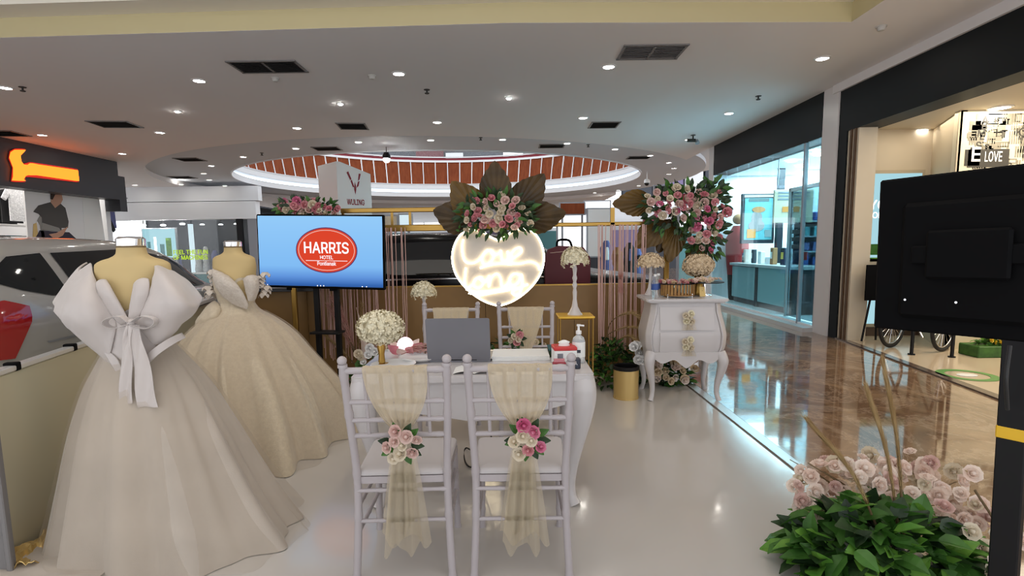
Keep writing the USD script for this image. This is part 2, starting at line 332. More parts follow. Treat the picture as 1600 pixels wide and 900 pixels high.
# right shop row: header, pillar, ceilings
WX = 4.85
struct('wall_right', box2((WX, 8.45, 3.02), (WX + .35, 12.95, CZ)), 'fascia_black', label='black fascia above the jewellery shop glass', cat='wall')
struct('wall_right', box2((WX, 1.0, 2.98), (WX + .35, 8.06, CZ - .12)), 'fascia_black', label='black fascia above the open fashion shop at upper right', cat='wall')
struct('trim_2', box2((WX - .04, 1.0, CZ - .12), (WX + .35, 8.2, CZ)), 'ceiling_paint', label='pale bulkhead strip above the near black fascia', cat='trim')
struct('wall_right', box2((WX - .02, 8.06, -.04), (WX + .5, 8.45, CZ)), 'pillar_paint', label='white pillar between the two right hand shops', cat='pillar')
struct('wall_right', box2((WX, 12.95, -.04), (WX + 5, 13.25, CZ)), 'white_paint', label='white end wall past the jewellery shop', cat='wall')
struct('trim_3', box2((WX, 7.86, -.04), (WX + .3, 8.06, 2.98)), 'fascia_black', label='black vertical frame beside the white pillar', cat='trim')
# shop with cream walls (right, near)
struct('floor', Polygon and extrude(Polygon([(4.86, 7.95), (4.36, 4.55), (4.1, 2.6), (12, 2.6), (12, 8.4), (4.86, 8.4)]), .012, trimesh.transformations.translation_matrix((0, 0, -.04))), 'shop_tile', label='cream tiled floor of the fashion shop', cat='floor')
struct('trim_4', extrude(Polygon([(4.86, 7.95), (4.36, 4.55), (4.1, 2.6), (4.2, 2.6), (4.46, 4.55), (4.95, 7.95)]), .016, trimesh.transformations.translation_matrix((0, 0, -.04))), 'threshold', label='dark stone threshold between marble and shop tiles', cat='threshold')
struct('ceiling', box2((WX + .35, 1, 3.02), (13, 8.44, 3.1)), 'cream_paint', label='cream ceiling inside the fashion shop', cat='ceiling')
struct('wall_shop', box2((WX + .3, 8.0, -.04), (6.32, 8.1, 3.02)), 'cream_paint', label='cream side wall of the fashion shop holding a poster', cat='wall')
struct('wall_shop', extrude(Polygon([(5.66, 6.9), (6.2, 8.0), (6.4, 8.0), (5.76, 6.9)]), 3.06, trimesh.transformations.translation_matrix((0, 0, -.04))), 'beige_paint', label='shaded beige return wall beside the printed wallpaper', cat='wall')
struct('wall_shop', box2((5.68, 6.9, -.04), (12, 7.0, 3.02)), 'wallpaper', label='cream wall behind the printed letter wallpaper', cat='wall')
struct('wall_shop', box2((12, 1, -.04), (12.1, 8.6, 3.02)), 'cream_paint', label='far inside wall of the fashion shop', cat='wall')
struct('baseboard_shop', box2((WX + .3, 7.97, -.04), (6.32, 8.0, .1)), 'threshold', label='brown skirting under the cream shop wall', cat='skirting')
jm = thing('door_1', 'cream folding shop door jamb with brown vertical grooves', 'door jamb', kind='structure')
obj('jamb_board', box2((WX + .02, 7.62, -.03), (WX + .28, 7.86, 2.98)), 'cream_paint', jm)
for i in range(2): obj('jamb_groove', box2((WX - .0, 7.66 + i * .09, -.03), (WX + .03, 7.70 + i * .09, 2.98)), 'wood_dark', jm)
# jewellery shop box
JX0, JX1, JY0, JY1 = WX + .08, 9.2, 8.45, 12.95
struct('floor', box2((WX, JY0, -.04), (JX1, JY1, .06)), 'white_plastic', label='raised pale floor of the jewellery shop', cat='floor')
struct('trim_5', box2((WX - .18, JY0, -.04), (WX, JY1, .03)), 'edge_alu', label='pale stone step under the jewellery shop glass', cat='step')
struct('ceiling', box2((WX + .35, JY0, 3.0), (JX1, JY1, 3.08)), 'white_paint', label='bright cool white ceiling of the jewellery shop', cat='ceiling')
struct('wall_shop', box2((JX1, JY0, -.04), (JX1 + .1, JY1, 3.1)), 'white_paint', label='white back wall of the jewellery shop', cat='wall')
struct('wall_shop', box2((WX + .5, JY0 + .02, -.04), (JX1, JY0 + .08, 3.0)), 'counter_panel', label='near side wall inside the jewellery shop', cat='wall')
struct('wall_shop', box2((6.5, 12.0, .06), (JX1, 12.1, 3.0)), 'white_paint', label='pale partition wall behind the framed jewellery poster', cat='wall')
w1 = thing('window_1', 'large frameless jewellery shop window with grey posts', 'shop window', kind='structure')
for y0, y1 in ((8.47, 8.95), (8.99, 10.6), (10.63, 12.9)): obj('glass_sheet', box2((WX + .02, y0, .03), (WX + .032, y1, 3.02)), 'glass_cyan', w1)
obj('window_post', box2((WX, 8.95, .0), (WX + .06, 8.99, 3.02)), 'grey_metal', w1); obj('window_post', box2((WX, 8.42, .0), (WX + .06, 8.5, 3.02)), 'grey_metal', w1)
# left shop
LX = -10.1
struct('wall_left', box2((LX - .4, 4, 2.74), (LX, 14.0, CZ)), 'fascia_slate', label='dark slate fascia of the left clothes shop', cat='wall')
struct('trim_6', box2((LX - .4, 14.0, 2.45), (LX - .02, 14.25, 3.35)), 'fascia_slate', label='projecting blade end of the left dark fascia', cat='trim')
struct('wall_left', box2((-13.6, 4, -.04), (-13.5, 14.2, CZ)), 'white_plastic', label='white inner wall of the left clothes shop', cat='wall')
struct('ceiling', box2((-13.5, 4, 3.0), (LX - .4, 14.2, 3.08)), 'white_paint', label='white ceiling inside the left clothes shop', cat='ceiling')
struct('wall_left', box2((-13.5, 14.05, -.04), (LX - .45, 14.2, 3.0)), 'white_paint', label='end wall of the left clothes shop', cat='wall')
# far left shop with text on its window
FY = 19.5
struct('wall_far', box2((-15.2, FY, 3.18), (-9.1, FY + .3, CZ)), 'white_paint', label='upper white fascia panel of the far left shop', cat='wall')
struct('wall_far', box2((-15.1, FY - .04, 2.53), (-9.2, FY + .3, 3.155)), 'white_paint', label='lower white fascia panel of the far left shop', cat='wall')
struct('wall_far', box2((-18, FY + .1, -.04), (-15.1, FY + .4, CZ)), 'white_paint', label='white wall left of the far left shop', cat='wall')
struct('wall_far', box2((-15, FY + 2.6, -.04), (-9.2, FY + 2.8, 3.0)), 'balcony_dark', label='dark back wall inside the far left shop', cat='wall')
struct('wall_far', box2((-9.55, FY, -.04), (-9.2, FY + .4, 2.53)), 'grey_metal', label='grey pilaster at the right of the far left shop', cat='pilaster')
struct('trim_7', box2((-9.95, FY - .02, -.04), (-9.75, FY + .1, 2.53)), 'black_metal', label='black door frame beside the grey pilaster', cat='trim')
dp = thing('drain_pole', 'thin dark pole rising beside the far left shop', 'pole', loc=(-14.0, 18.6, -.04))
obj('pole_tube', tube([(0, 0, 0), (0, 0, 3.74)], .05, 10), 'black_metal', dp); obj('pole_sleeve', box((.12, 0, 1.87), (.1, .08, 3.74)), 'white_paint', dp)
w2 = thing('window_2', 'far left shop window with lime green lettering', 'shop window', kind='structure')
for i in range(3): obj('glass_sheet', box2((-15 + i * 1.7, FY + .03, 0), (-15 + i * 1.7 + 1.67, FY + .045, 2.53)), 'glass_pane', w2)
struct('ceiling', box2((-15, FY + .3, 2.95), (-9.2, FY + 2.6, 3.0)), 'balcony_dark', label='dark ceiling inside the far left shop', cat='ceiling')
obj('lettering', cat(text('FEEL THE FUN', .15, .01, gy(298, 397, FY - .01), bold=True, w=1.25), text('OF MACHINES', .15, .01, gy(298, 405.5, FY - .01), bold=True, w=1.25)), 'lime_glow', w2)
# platform
pf = thing('platform', 'glossy white vinyl exhibition platform with aluminium edge', 'platform', kind='structure')
obj('deck', box2((-4.2, -.5, -.038), (1.72, 5.75, 0.)), 'platform_vinyl', pf)
obj('edge_groove', box2((1.72, -.5, -.038), (1.745, 5.75, -.004)), 'groove', pf)
obj('edge_strip', box2((1.745, -.5, -.038), (1.825, 5.75, .001)), 'edge_alu', pf)
obj('edge_lip', box2((1.825, -.5, -.038), (1.845, 5.75, -.012)), 'black_metal', pf)
# low partitions round the platform
PB = np.array([(-2.25, 2.1), (-3.12, 5.4)]); dd = (PB[1] - PB[0]) / np.linalg.norm(PB[1] - PB[0]); nn2 = np.array([dd[1], -dd[0]])
def partition_boards(n, t0, t1, zt, m, th=.03):
    out = []
    for i in range(n):
        a = PB[0] + dd * (t0 + (t1 - t0) * i / n + .002); b = PB[0] + dd * (t0 + (t1 - t0) * (i + 1) / n - .002); c = (a + b) / 2
        out.append(box((c[0], c[1], zt / 2), (np.linalg.norm(b - a), th, zt - .01), .004, math.atan2(dd[1], dd[0])))
    return out
lp = thing('partition', 'waist high cream board partition at the left of the platform', 'partition', kind='structure')
for b_ in partition_boards(3, 0, 3.42, .86, 'cream_board'): obj('board', b_, 'cream_board', lp)
Lr = math.atan2(dd[1], dd[0])
c_ = PB[0] + dd * 1.71
obj('top_trim', box((c_[0], c_[1], .87), (3.42, .05, .025), .004, Lr), 'edge_alu', lp)
for t in (.35, .85, 1.5): q = PB[0] + dd * t; obj('trim_clip', box((q[0], q[1], .875), (.035, .056, .04), .004, Lr), 'black_plastic', lp)
q = gz(13, 905, 0); obj('end_post', cat(box((q[0], q[1], .43), (.05, .05, .88), .006, Lr), box((q[0] + .035, q[1] - .02, .43), (.02, .02, .88), .004, Lr)), 'vent_grey', lp)
bp = thing('backdrop_wall', 'low gold brown backdrop wall behind the chairs', 'partition', kind='structure')
for i in range(5): obj('board', box2((-3.1 + i * .94 + .002, 5.58, 0), (-3.1 + (i + 1) * .94 - .002, 5.62, .985)), 'gold_board', bp)
obj('top_trim', box2((-2.0, 5.575, .985), (1.6, 5.63, 1.0)), 'gold_metal', bp)
obj('white_ledge', box2((-3.1, 5.5, 1.0), (-2.0, 5.72, 1.035), .004), 'white_lacquer', bp); obj('ledge_edge', box2((-3.1, 5.5, .965), (-2.0, 5.575, .998), .003), 'fascia_slate', bp)

c_ = PB[0] + dd * 2.75
obj('white_ledge', box((c_[0], c_[1], .915), (1.3, .2, .035), .004, Lr), 'white_lacquer', lp); obj('ledge_edge', box((c_[0], c_[1], .89), (1.3, .16, .014), .003, Lr), 'fascia_slate', lp)
# ================================================================== FLOWERS AND LEAVES
def rose(r, rng, openness=1.0):
    """A cupped rose of layered petals, opening along +z."""
    ms = []
    for layer, (n, rr, lean, h) in enumerate(((3, .36, .15, .95), (4, .62, .45, .85), (5, .95, .95 * openness, .6))):
        for k in range(n):
            a = 2 * PI * (k + .5 * layer) / n + rng.uniform(-.15, .15); half = PI / n * 1.35; P = []
            for i in range(3):
                v = i / 2; row = []
                for j in range(3):
                    u = (j - 1); th = a + u * half * (.45 + .55 * v); rad = r * rr * (.35 + .65 * v ** (1 + .0)) * (1 + lean * .18 * v * v); z = r * h * (v - .25 * lean * v * v) - (.12 * r * v * abs(u))
                    row.append((rad * math.cos(th), rad * math.sin(th), z))
                P.append(row)
            ms.append(grid(P))
    ms.append(lathe_closed([(r * .3, 0), (r * .3, r * .7), (r * .12, r * .85)], 6))
    return cat(ms)
def aim(m, d, loc, spin=0.):
    """Turns +z to d."""
    d = np.asarray(d, float); d = d / np.linalg.norm(d); M = trimesh.geometry.align_vectors([0, 0, 1], d); m = m.copy()
    m.apply_transform(trimesh.transformations.rotation_matrix(spin, [0, 0, 1])); m.apply_transform(M); m.apply_translation(loc); return m
def leaf(L, W, curl=.25, fold=.25, lob=0.):
    """A leaf along +y from the origin, face up +z."""
    P = []; n = 6
    for i in range(n):
        t = i / (n - 1); w = W / 2 * (math.sin(PI * min(1, t * .92 + .04) ** .75)) * (1 + lob * (i % 2)); z = -curl * L * t * t
        P.append([(-w, t * L, z + fold * w), (0, t * L + (.0), z), (w, t * L, z + fold * w)])
    return grid(P)
def palm(L, W, n=14, curl=.12):
    """A pleated, dried fan palm leaf along +y: ribs from the base, spear shaped outline, jagged rim."""
    P = []; N = 2 * n + 1
    for i in range(8):
        r = i / 7; row = []
        for j in range(N):
            u = j / (N - 1) * 2 - 1; s_ = 1 - .93 * abs(u) ** .9; jag = 1.0 if j % 2 == 0 else .965
            x = math.copysign(1, u) * W / 2 * math.sin(PI * min(1, s_) ** .72) ** .9 * r * jag if abs(u) > 1e-6 else 0; y = L * s_ * r * jag; z = (1 if j % 2 else -1) * .009 * (.25 + r) * L * 1.2 - curl * L * r * r + .1 * L * u * u * r
            row.append((x, y, z))
        P.append(row)
    return shell(P, .0025)
def orient(m, base, tip, normal=(0, -1, 0)):
    """Puts a +y leaf with face +z from base towards tip."""
    y = np.asarray(tip, float) - base; y /= np.linalg.norm(y); z = np.asarray(normal, float); z = z - y * (z @ y); z /= np.linalg.norm(z); x = np.cross(y, z)
    M = np.eye(4); M[:3, 0], M[:3, 1], M[:3, 2], M[:3, 3] = x, y, z, base; m = m.copy(); m.apply_transform(M); return m
def rdir(rng, cone=1.0, axis=(0, -1, 0)):
    v = rng.normal(size=3); v /= np.linalg.norm(v); v = v * cone + np.asarray(axis, float); return v / np.linalg.norm(v)
def floret_dome(rx, rz, rng, n=260, full=False, s=.016):
    """A dome (or ball) of small four petalled florets."""
    ms = [lathe([(1e-4, rz * .92)] + [(rx * .92 * math.sin(a), rz * .92 * math.cos(a)) for a in np.linspace(.2, PI * (.95 if full else .55), 8)] + [(1e-4, -rz * (.9 if full else .1))], 18)]
    for i in range(n):
        t = (i + .5) / n; cz_ = 1 - t * (1.9 if full else 1.18); a = i * 2.39996; sn = math.sqrt(max(0, 1 - cz_ * cz_)); d = np.array([sn * math.cos(a), sn * math.sin(a), cz_])
        d += rng.normal(size=3) * .12; d /= np.linalg.norm(d); p = d * (rx, rx, rz) * rng.uniform(.93, 1.08); V = [(0, 0, 0)]; f = []
        for k in range(4):
            b = k * PI / 2; V += [(s * .75 * math.cos(b - .6), s * .75 * math.sin(b - .6), s * .25), (s * 1.05 * math.cos(b), s * 1.05 * math.sin(b), s * .45), (s * .75 * math.cos(b + .6), s * .75 * math.sin(b + .6), s * .25)]
            q = 1 + 3 * k; f += [[0, q, q + 1], [0, q + 1, q + 2]]
        ms.append(aim(trimesh.Trimesh(V, f, process=False), d, p, rng.uniform(0, 6)))
    return cat(ms)
def plume(path, r, rng, n=260, L=.12):
    """Feathery pampas plume: fine hairs along the upper part of a stem."""
    P = np.asarray(path); ms = []; k = len(P)
    for i in range(n):
        t = rng.uniform(.0, 1) ** .8 * (k - 1.01); j = int(t); p = P[j] + (P[j + 1] - P[j]) * (t - j); d = (P[j + 1] - P[j]); d /= np.linalg.norm(d)
        s = rng.normal(size=3); s -= d * (s @ d); s /= np.linalg.norm(s); l = L * (.4 + .6 * math.sin(PI * min(1, t / k + .1))) * rng.uniform(.6, 1.1)
        e = p + d * l + s * r * rng.uniform(.5, 1.2); w = np.cross(d, s) * .0016
        ms.append(trimesh.Trimesh([p - w, p + w, e], [[0, 1, 2]], process=False))
    return cat(ms)
def bush(t, rng, n, rx, ry, rz, L, m=('leaf_green', 'leaf_dark'), parts=0, centre=(0, 0, 0), up=.5):
    """Leafy mound on the floor as parts of t: PARTS leaves of their own and the rest as one stuff part."""
    groups = {k: [] for k in m}
    for i in range(n):
        d = rng.normal(size=3); d[2] = abs(d[2]); d /= np.linalg.norm(d); rad = rng.uniform(.35, 1.0) ** .5; p = np.array(centre) + d * rad * (rx, ry, rz); l = L * rng.uniform(.6, 1.25)
        y = d * (1, 1, up) + rng.normal(size=3) * .35; y /= np.linalg.norm(y); nrm = np.array([0, 0, 1.]) + d * .6 + rng.normal(size=3) * .3
        b = p - y * l * .5; b[2] = max(b[2], .012); tip = b + y * l; tip[2] = max(tip[2], .015)
        g = orient(leaf(l, l * rng.uniform(.5, .75), .2, rng.uniform(.1, .5), .12), b, tip, nrm); mm = m[int(rng.integers(len(m)))]
        if i < parts: obj('leaf', g, mm, t)
        else: groups[mm].append(g)
    for k, g in groups.items():
        if g: tag(obj('small_leaves', cat(g), k, t), kind='stuff')
def blooms(t, spots, rng, name='rose', mm=('rose_pink', 'rose_pale', 'rose_cream'), w=None, axis=(0, -1, .35), cone=.55):
    for p, r in spots:
        m = mm[int(rng.choice(len(mm), p=w))]; obj(name, aim(rose(r, rng), rdir(rng, cone, axis), p, rng.uniform(0, 6)), m, t)
# ================================================================== CHAIRS
def ringed(path, r, every=.09):
    P = bez(path, 40) if len(path) > 2 else np.linspace(path[0], path[1], 24); s = np.concatenate([[0], np.cumsum(np.linalg.norm(np.diff(P, axis=0), axis=1))])
    rr = np.array([r * (1.18 if (x % every) < every * .14 else 1.0) for x in s]); return tube(P, rr, 10)
def make_chair(label):
    t = thing('banquet_chair', label, 'chair')
    for s in (-1, 1):
        obj('rear_post', cat(ringed([(s * .203, -.215, 0), (s * .192, -.19, .25), (s * .19, -.185, .46), (s * .2, -.215, .7), (s * .207, -.255, .945)], .0165), T(trimesh.creation.icosphere(2, .019), (s * .2075, -.257, .958)), T(trimesh.creation.cylinder(.02, .012, sections=12), (s * .207, -.254, .936))), 'chair_paint', t, 40)
        obj('front_leg', ringed([(s * .195, .2, 0), (s * .188, .185, .43)], .0165), 'chair_paint', t, 40)
    obj('top_rail', ringed([(-.2, -.249, .915), (.2, -.249, .915)], .014), 'chair_paint', t, 40)
    for z, y in ((.78, -.229), (.70, -.216), (.63, -.204)): obj('back_rail', ringed([(-.198, y, z), (.198, y, z)], .0105), 'chair_paint', t, 40)
    for x in (-.125, -.06, .0, .06, .125): obj('spindle', tube([(x, -.248, .913), (x, -.228, .78)] if abs(x) < .1 else [(x, -.248, .913), (x, -.228, .78), (x, -.204, .63)], .0075, 8), 'chair_paint', t, 40)
    pr = np.array([(-.19, -.19), (.19, -.19), (.205, .2), (-.205, .2)]); pad = Polygon(pr).buffer(-.03).buffer(.03, 6)
    obj('seat_frame', extrude(pad, .03, trimesh.transformations.translation_matrix((0, 0, .415))), 'chair_paint', t, 40)
    hull = [np.column_stack([np.array(pad.buffer(-o).exterior.coords), np.full(len(pad.buffer(-o).exterior.coords), z)]) for o, z in ((.006, .445), (0, .45), (0, .458), (.006, .466), (.018, .472), (.06, .476))]
    obj('seat_cushion', trimesh.convex.convex_hull(np.vstack(hull)), 'cushion', t, 40)
    for s in (-1, 1):
        for z in (.2, .31): obj('side_stretcher', ringed([(s * .191, -.19, z), (s * .191, .19, z)], .009), 'chair_paint', t, 40)
    for y in (-.19, .188):
        for z in ((.25, .385) if y < 0 else (.25,)): obj('cross_stretcher', ringed([(-.19, y, z), (.19, y, z)], .009), 'chair_paint', t, 40)
    return t
def sash(name, label, loc, rotz, rng, tail=True, w0=.128, thin=False, zend=.66):
    t = thing(name, label, 'chair sash', loc, rotz, None); n = 25
    yb = lambda z: -.245 + (.93 - z) * .15 - .026
    P = []
    for z in np.concatenate([[.905, .925, .934], np.linspace(.925, zend, 9)]):
        k = max(0, (.925 - z) / (.925 - zend)) if len(P) > 2 else 0; row = []
        w = w0 * (1 - k ** 2.4) + .036 * k ** 2.4
        for j in range(n):
            u = j / (n - 1) * 2 - 1; y = yb(z) if len(P) > 2 else (-.227, -.231, -.25)[len(P)]
            row.append((u * w + .012 * k, y - .009 * math.cos(u * 17) * (.7 + .6 * k), z))
        P.append(row)
    obj('drape', shell(P, .0012), 'sash_tulle', t, True)
    obj('knot', T(lathe_closed([(.02, -.03), (.036, -.01), (.036, .01), (.02, .03)], 14), (.012, yb(zend) - .008, zend - .02)), 'sash_tulle', t, True)
    if tail:
        for lay, (w1, ze, off) in enumerate(((.105, .17, .0), (.08, .13, -.018), (.06, .22, -.03))):
            P = []; ph = rng.uniform(0, 6)
            for k in np.linspace(0, 1, 12):
                z = zend - .03 + (ze - zend + .03) * k; w = .028 + (w1 - .028) * k ** .7; row = []
                for j in range(21):
                    u = j / 20 * 2 - 1; row.append((.012 + u * w + off * k * .8, yb(zend) + .02 - .0 + off * .4 - .014 * math.sin(u * 9 + ph) * (.3 + k), z + .03 * k * math.sin(u * 5 + ph)))
                P.append(row)
            obj('tail', shell(P, .001), 'sash_thin', t, True)
    return t
def corsage(label, loc, rng, mm, w, n=9, R=.062, group=None, leaves=9, lm=('leaf_dark', 'leaf_green')):
    t = thing('flower_corsage', label, 'flowers', loc)
    pts = []
    for i in range(n):
        a = i * 2.4; rr = R * math.sqrt((i + .3) / n); pts.append(((rr * math.cos(a) * 1.1, -.022 - .018 * (1 - i / n), rr * math.sin(a) * 1.05), rng.uniform(.021, .03)))
    blooms(t, pts, rng, 'rose', mm, w, (0, -1, .15), .5)
    for i in range(leaves):
        a = i / leaves * 2 * PI + rng.uniform(-.3, .3); b = np.array([R * .6 * math.cos(a), -.012, R * .6 * math.sin(a)]); e = b * 1 + np.array([math.cos(a), -.25, math.sin(a)]) * .05
        obj('leaf', orient(leaf(.055, .034, .15, .3), b, e, (0, -1, .2)), lm[i % 2], t)
    return t
rng = np.random.default_rng(11)
chair0 = make_chair('white bamboo style banquet chair, front left, its back to the camera'); UsdGeom.Xformable(chair0).GetOrderedXformOps()[0].Set(Gf.Vec3d(-.478, 2.335, 0)); UsdGeom.Xformable(chair0).GetOrderedXformOps()[1].Set(1.5)
GC = 'white banquet chairs round the desk'
tag(chair0, group=GC)
dup(chair0, (.028, 2.335, 0), math.radians(-.5), 'white bamboo style banquet chair, front right, with magenta roses on its back', GC)
dup(chair0, (-.475, 3.86, 0), PI, 'white banquet chair behind the desk, half hidden by the laptop', GC)
dup(chair0, (.105, 3.84, 0), PI, 'white banquet chair behind the desk, under the glowing heart', GC)
sash('tulle_bow', 'cream tulle sash with long tail on the front left chair', (-.478, 2.335, 0), math.radians(1.5), rng)
sash('tulle_bow', 'cream tulle sash with long tail on the front right chair', (.028, 2.335, 0), 0, rng)
# on the far chairs the cloth hangs down the front of the back rest
sash('tulle_bow', 'cream cloth sash on the chair behind the laptop', (-.475, 3.86 + .0, 0), PI, rng, False, .14)
sash('tulle_bow', 'cream cloth sash tapering on the chair under the heart', (.105, 3.84, 0), PI, rng, False, .14)
for (cx, cy, lb, zz) in ((-.475, 3.86, 'cream pleated cloth over the front of the back rest behind the laptop', .76), (.105, 3.84, 'cream pleated cloth tied to a point on the chair under the heart', .66)):
    P = []
    for k in np.linspace(0, 1, 10):
        z = .925 + (zz - .925 - .08) * k; w = .135 * (1 - k ** 1.4) + (.09 if zz > .7 else .025) * k ** 1.4
        P.append([(cx + u * w, cy + .205 - (.925 - z) * .15 - .004 * math.cos(u * 17), z) for u in np.linspace(-1, 1, 25)])
    o = obj('chair_drape', shell(P, .0012), 'sash_tulle', None, True); tag(o, lb, 'chair drape')
corsage('corsage of cream and pale pink roses on the front left chair', (-.455, 2.335 - .25, .615), rng, ('rose_pale', 'rose_cream'), (.7, .3), 9, .066)
corsage('corsage of magenta pink and cream roses on the front right chair', (.055, 2.335 - .25, .628), rng, ('rose_magenta', 'rose_cream', 'rose_pink'), (.45, .3, .25), 8, .066, None, 12)
corsage('small corsage of pink roses on the chair under the heart', (.03, 3.84 + .175, .7), rng, ('rose_pink', 'rose_cream'), (.6, .4), 5, .045)
# ================================================================== DESK
dk = thing('desk', 'white lacquered desk with curved apron and cabriole legs', 'desk', (-.21, 3.0, 0))
DW, DD = .63, .345
top = Polygon([(-DW, -DD), (DW, -DD), (DW, DD), (-DW, DD)]).buffer(-.05).buffer(.05, 6)
obj('top', cat(T(extrude(top.buffer(-.012), .008), (0, 0, .705)), T(extrude(top, .026), (0, 0, .713)), T(extrude(top.buffer(-.008), .008), (0, 0, .739))), 'white_lacquer', dk, 30)
def scallop(w, z0, z1, drop):
    return Polygon([(-w, z1)] + [(x * w, z0 - drop * (1 - abs(x)) ** 1.5 * (1 if abs(x) < .98 else 0) + .05 * (abs(x) ** 6)) for x in np.linspace(-1, 1, 33)] + [(w, z1)])
for s in (-1, 1): obj('apron', face(scallop(DW - .07, .56, .706, .07), .02, (0, s * (DD - .05) + .01, 0)), 'white_lacquer', dk)
for s in (-1, 1): obj('side_apron', face(scallop(DD - .06, .58, .706, .05), .02, (s * (DW - .05) - .01, 0, 0), (0, 1, 0)), 'white_lacquer', dk)
def cabriole(x, y, h, sx, sy, r0=.05, out=.035, of=None):
    zs = [1, .92, .82, .68, .5, .32, .16, .06, 0]; of = of or [0, .55, 1, .75, .1, -.45, -.5, -.1, .25]; rs = [1, 1.02, .95, .8, .62, .5, .42, .42, .5]
    P = bez([(x + sx * out * o, y + sy * out * o, h * z) for z, o in zip(zs, of)], 48); R = np.interp(np.linspace(0, 1, len(P)), np.linspace(0, 1, 9), rs) * r0; return tube(P, R, 12)
for sx in (-1, 1):
    for sy in (-1, 1): obj('leg', cabriole(sx * (DW - .075), sy * (DD - .075), .71, sx, sy, .07, .035, [.3, .55, .6, .3, -.3, -.9, -1.2, -1.0, -.5]), 'white_lacquer', dk, 50)
DZ = .747
# laptop
lt = thing('laptop', 'open grey laptop seen from behind, on the desk', 'laptop', (-.305, 2.98, DZ), math.radians(-2))
obj('base', T(extrude(rrect(.36, .25, .012), .016), (0, .125, .001)), 'laptop_grey', lt)
lid = T(extrude(rrect(.36, .245, .012), .007), (0, .1225, 0)); lid = T(lid, (0, -.002, .018), rx=math.radians(100)); obj('lid', lid, 'laptop_grey', lt)
obj('screen', T(T(extrude(rrect(.34, .215, .004), .0012), (0, .126, -.0014)), (0, -.002, .018), rx=math.radians(100)), 'screen_blue', lt)
obj('hinge', tube([(-.1, 0, .017), (.1, 0, .017)], .006, 8), 'black_plastic', lt)
obj('keyboard', T(extrude(rrect(.3, .1, .004), .002), (0, .15, .0165)), 'black_plastic', lt)
# paper stack, book, box, tissues, bottle and small things
def solo(name, mesh, m, label, ct, smooth=False, group=None): return tag(obj(name, mesh, m, None, smooth), label, ct, group)
ps = thing('paper_stack', 'stack of white papers on the desk behind the right chair', 'papers', (.05, 3.1, DZ))
random.seed(3)
for i in range(4): obj('paper', box((random.uniform(-.006, .006), random.uniform(-.006, .006), .004 + i * .0065), (.33, .23, .006), 0, random.uniform(-.03, .03)), 'paper', ps)
cp = thing('brochure', 'open white brochure lying at the desk front edge', 'brochure', (-.2, 2.75, DZ))
for s in (-1, 1): obj('page', shell([[(s * (u * .11), v * .15 - .07, .004 + .012 * math.sin(u * PI)) for v in np.linspace(0, 1, 4)] for u in np.linspace(0, 1, 7)], .002), 'paper', cp, True)
gb = thing('green_folder', 'dark green flat box on the desk right of the papers', 'box', (.265, 3.14, DZ))
obj('body', box((0, 0, .02), (.1, .13, .04), .004), 'leaf_dark', gb); obj('lid', box((0, 0, .046), (.106, .136, .014), .004), 'cloth_teal', gb)
tb = thing('tissue_box', 'red and white tissue box at the right end of the desk', 'tissue box', (.285, 2.9, DZ), math.radians(4))
obj('carton', box((0, 0, .043), (.125, .115, .086), .004), 'paper', tb); obj('red_band', cat(box((0, 0, .094), (.127, .117, .02), .004)), 'red_print', tb)
obj('tissue', T(lathe([(.035, 0), (.028, .015), (.034, .024), (.012, .034), (1e-4, .036)], 12, (0, 0, .1), 1, .6)), 'paper', tb, True)
obj('side_print', cat(box((-.03, -.058, .045), (.03, .003, .05)), box((.03, -.058, .05), (.02, .003, .03))), 'laptop_grey', tb)
sb_ = thing('sanitizer_bottle', 'clear pump sanitizer bottle at the right end of the desk', 'bottle', (.37, 2.93, DZ))
obj('bottle_body', lathe_closed([(.033, 0), (.036, .004), (.036, .125), (.03, .142), (.014, .155), (.013, .165)], 20), 'sanitizer', sb_, 50)
obj('label', lathe([(.0368, .035), (.0368, .12)], 20), 'paper', sb_, True); obj('label_print', T(box((0, 0, 0), (.02, .004, .016)), (-.004, -.037, .07)), 'navy', sb_)
obj('pump', cat(lathe_closed([(.016, .163), (.016, .18), (.007, .184), (.006, .205), (.012, .207), (.012, .216)], 14), tube([(0, 0, .211), (.03, -.008, .209)], .005, 8)), 'white_plastic', sb_, 50)
nb = thing('ring_box', 'small navy box with emblem at the desk right corner', 'box', (.335, 2.79, DZ)); obj('case', box((0, 0, .028), (.052, .045, .056), .005), 'navy', nb)
obj('emblem', T(tube([(-.006, 0, .006), (.002, 0, .01), (.003, 0, 0), (.007, 0, -.008)], .0012, 6), (0, -.0232, .03)), 'chrome', nb)
rc = thing('card_holder', 'red card holder on the desk behind the right chair post', 'card holder', (.245, 2.75, DZ)); obj('holder', box((0, 0, .022), (.07, .04, .044), .004), 'dark_red', rc); obj('cards', box((0, .004, .05), (.056, .02, .02)), 'rose_pink', rc)
tr = thing('serving_tray', 'round white tray on the left of the desk', 'tray', (-.545, 3.07, DZ)); obj('dish', lathe_closed([(.09, 0), (.1, .004), (.125, .02), (.121, .022), (.098, .008)], 28), 'white_plastic', tr, 40)
obj('foot_ring', lathe([(.06, 0), (.062, .004), (.058, .004)], 20), 'chrome', tr)
tr2 = dup(tr, (-.66, 2.88, DZ), 0, 'round white tray at the left front of the desk')
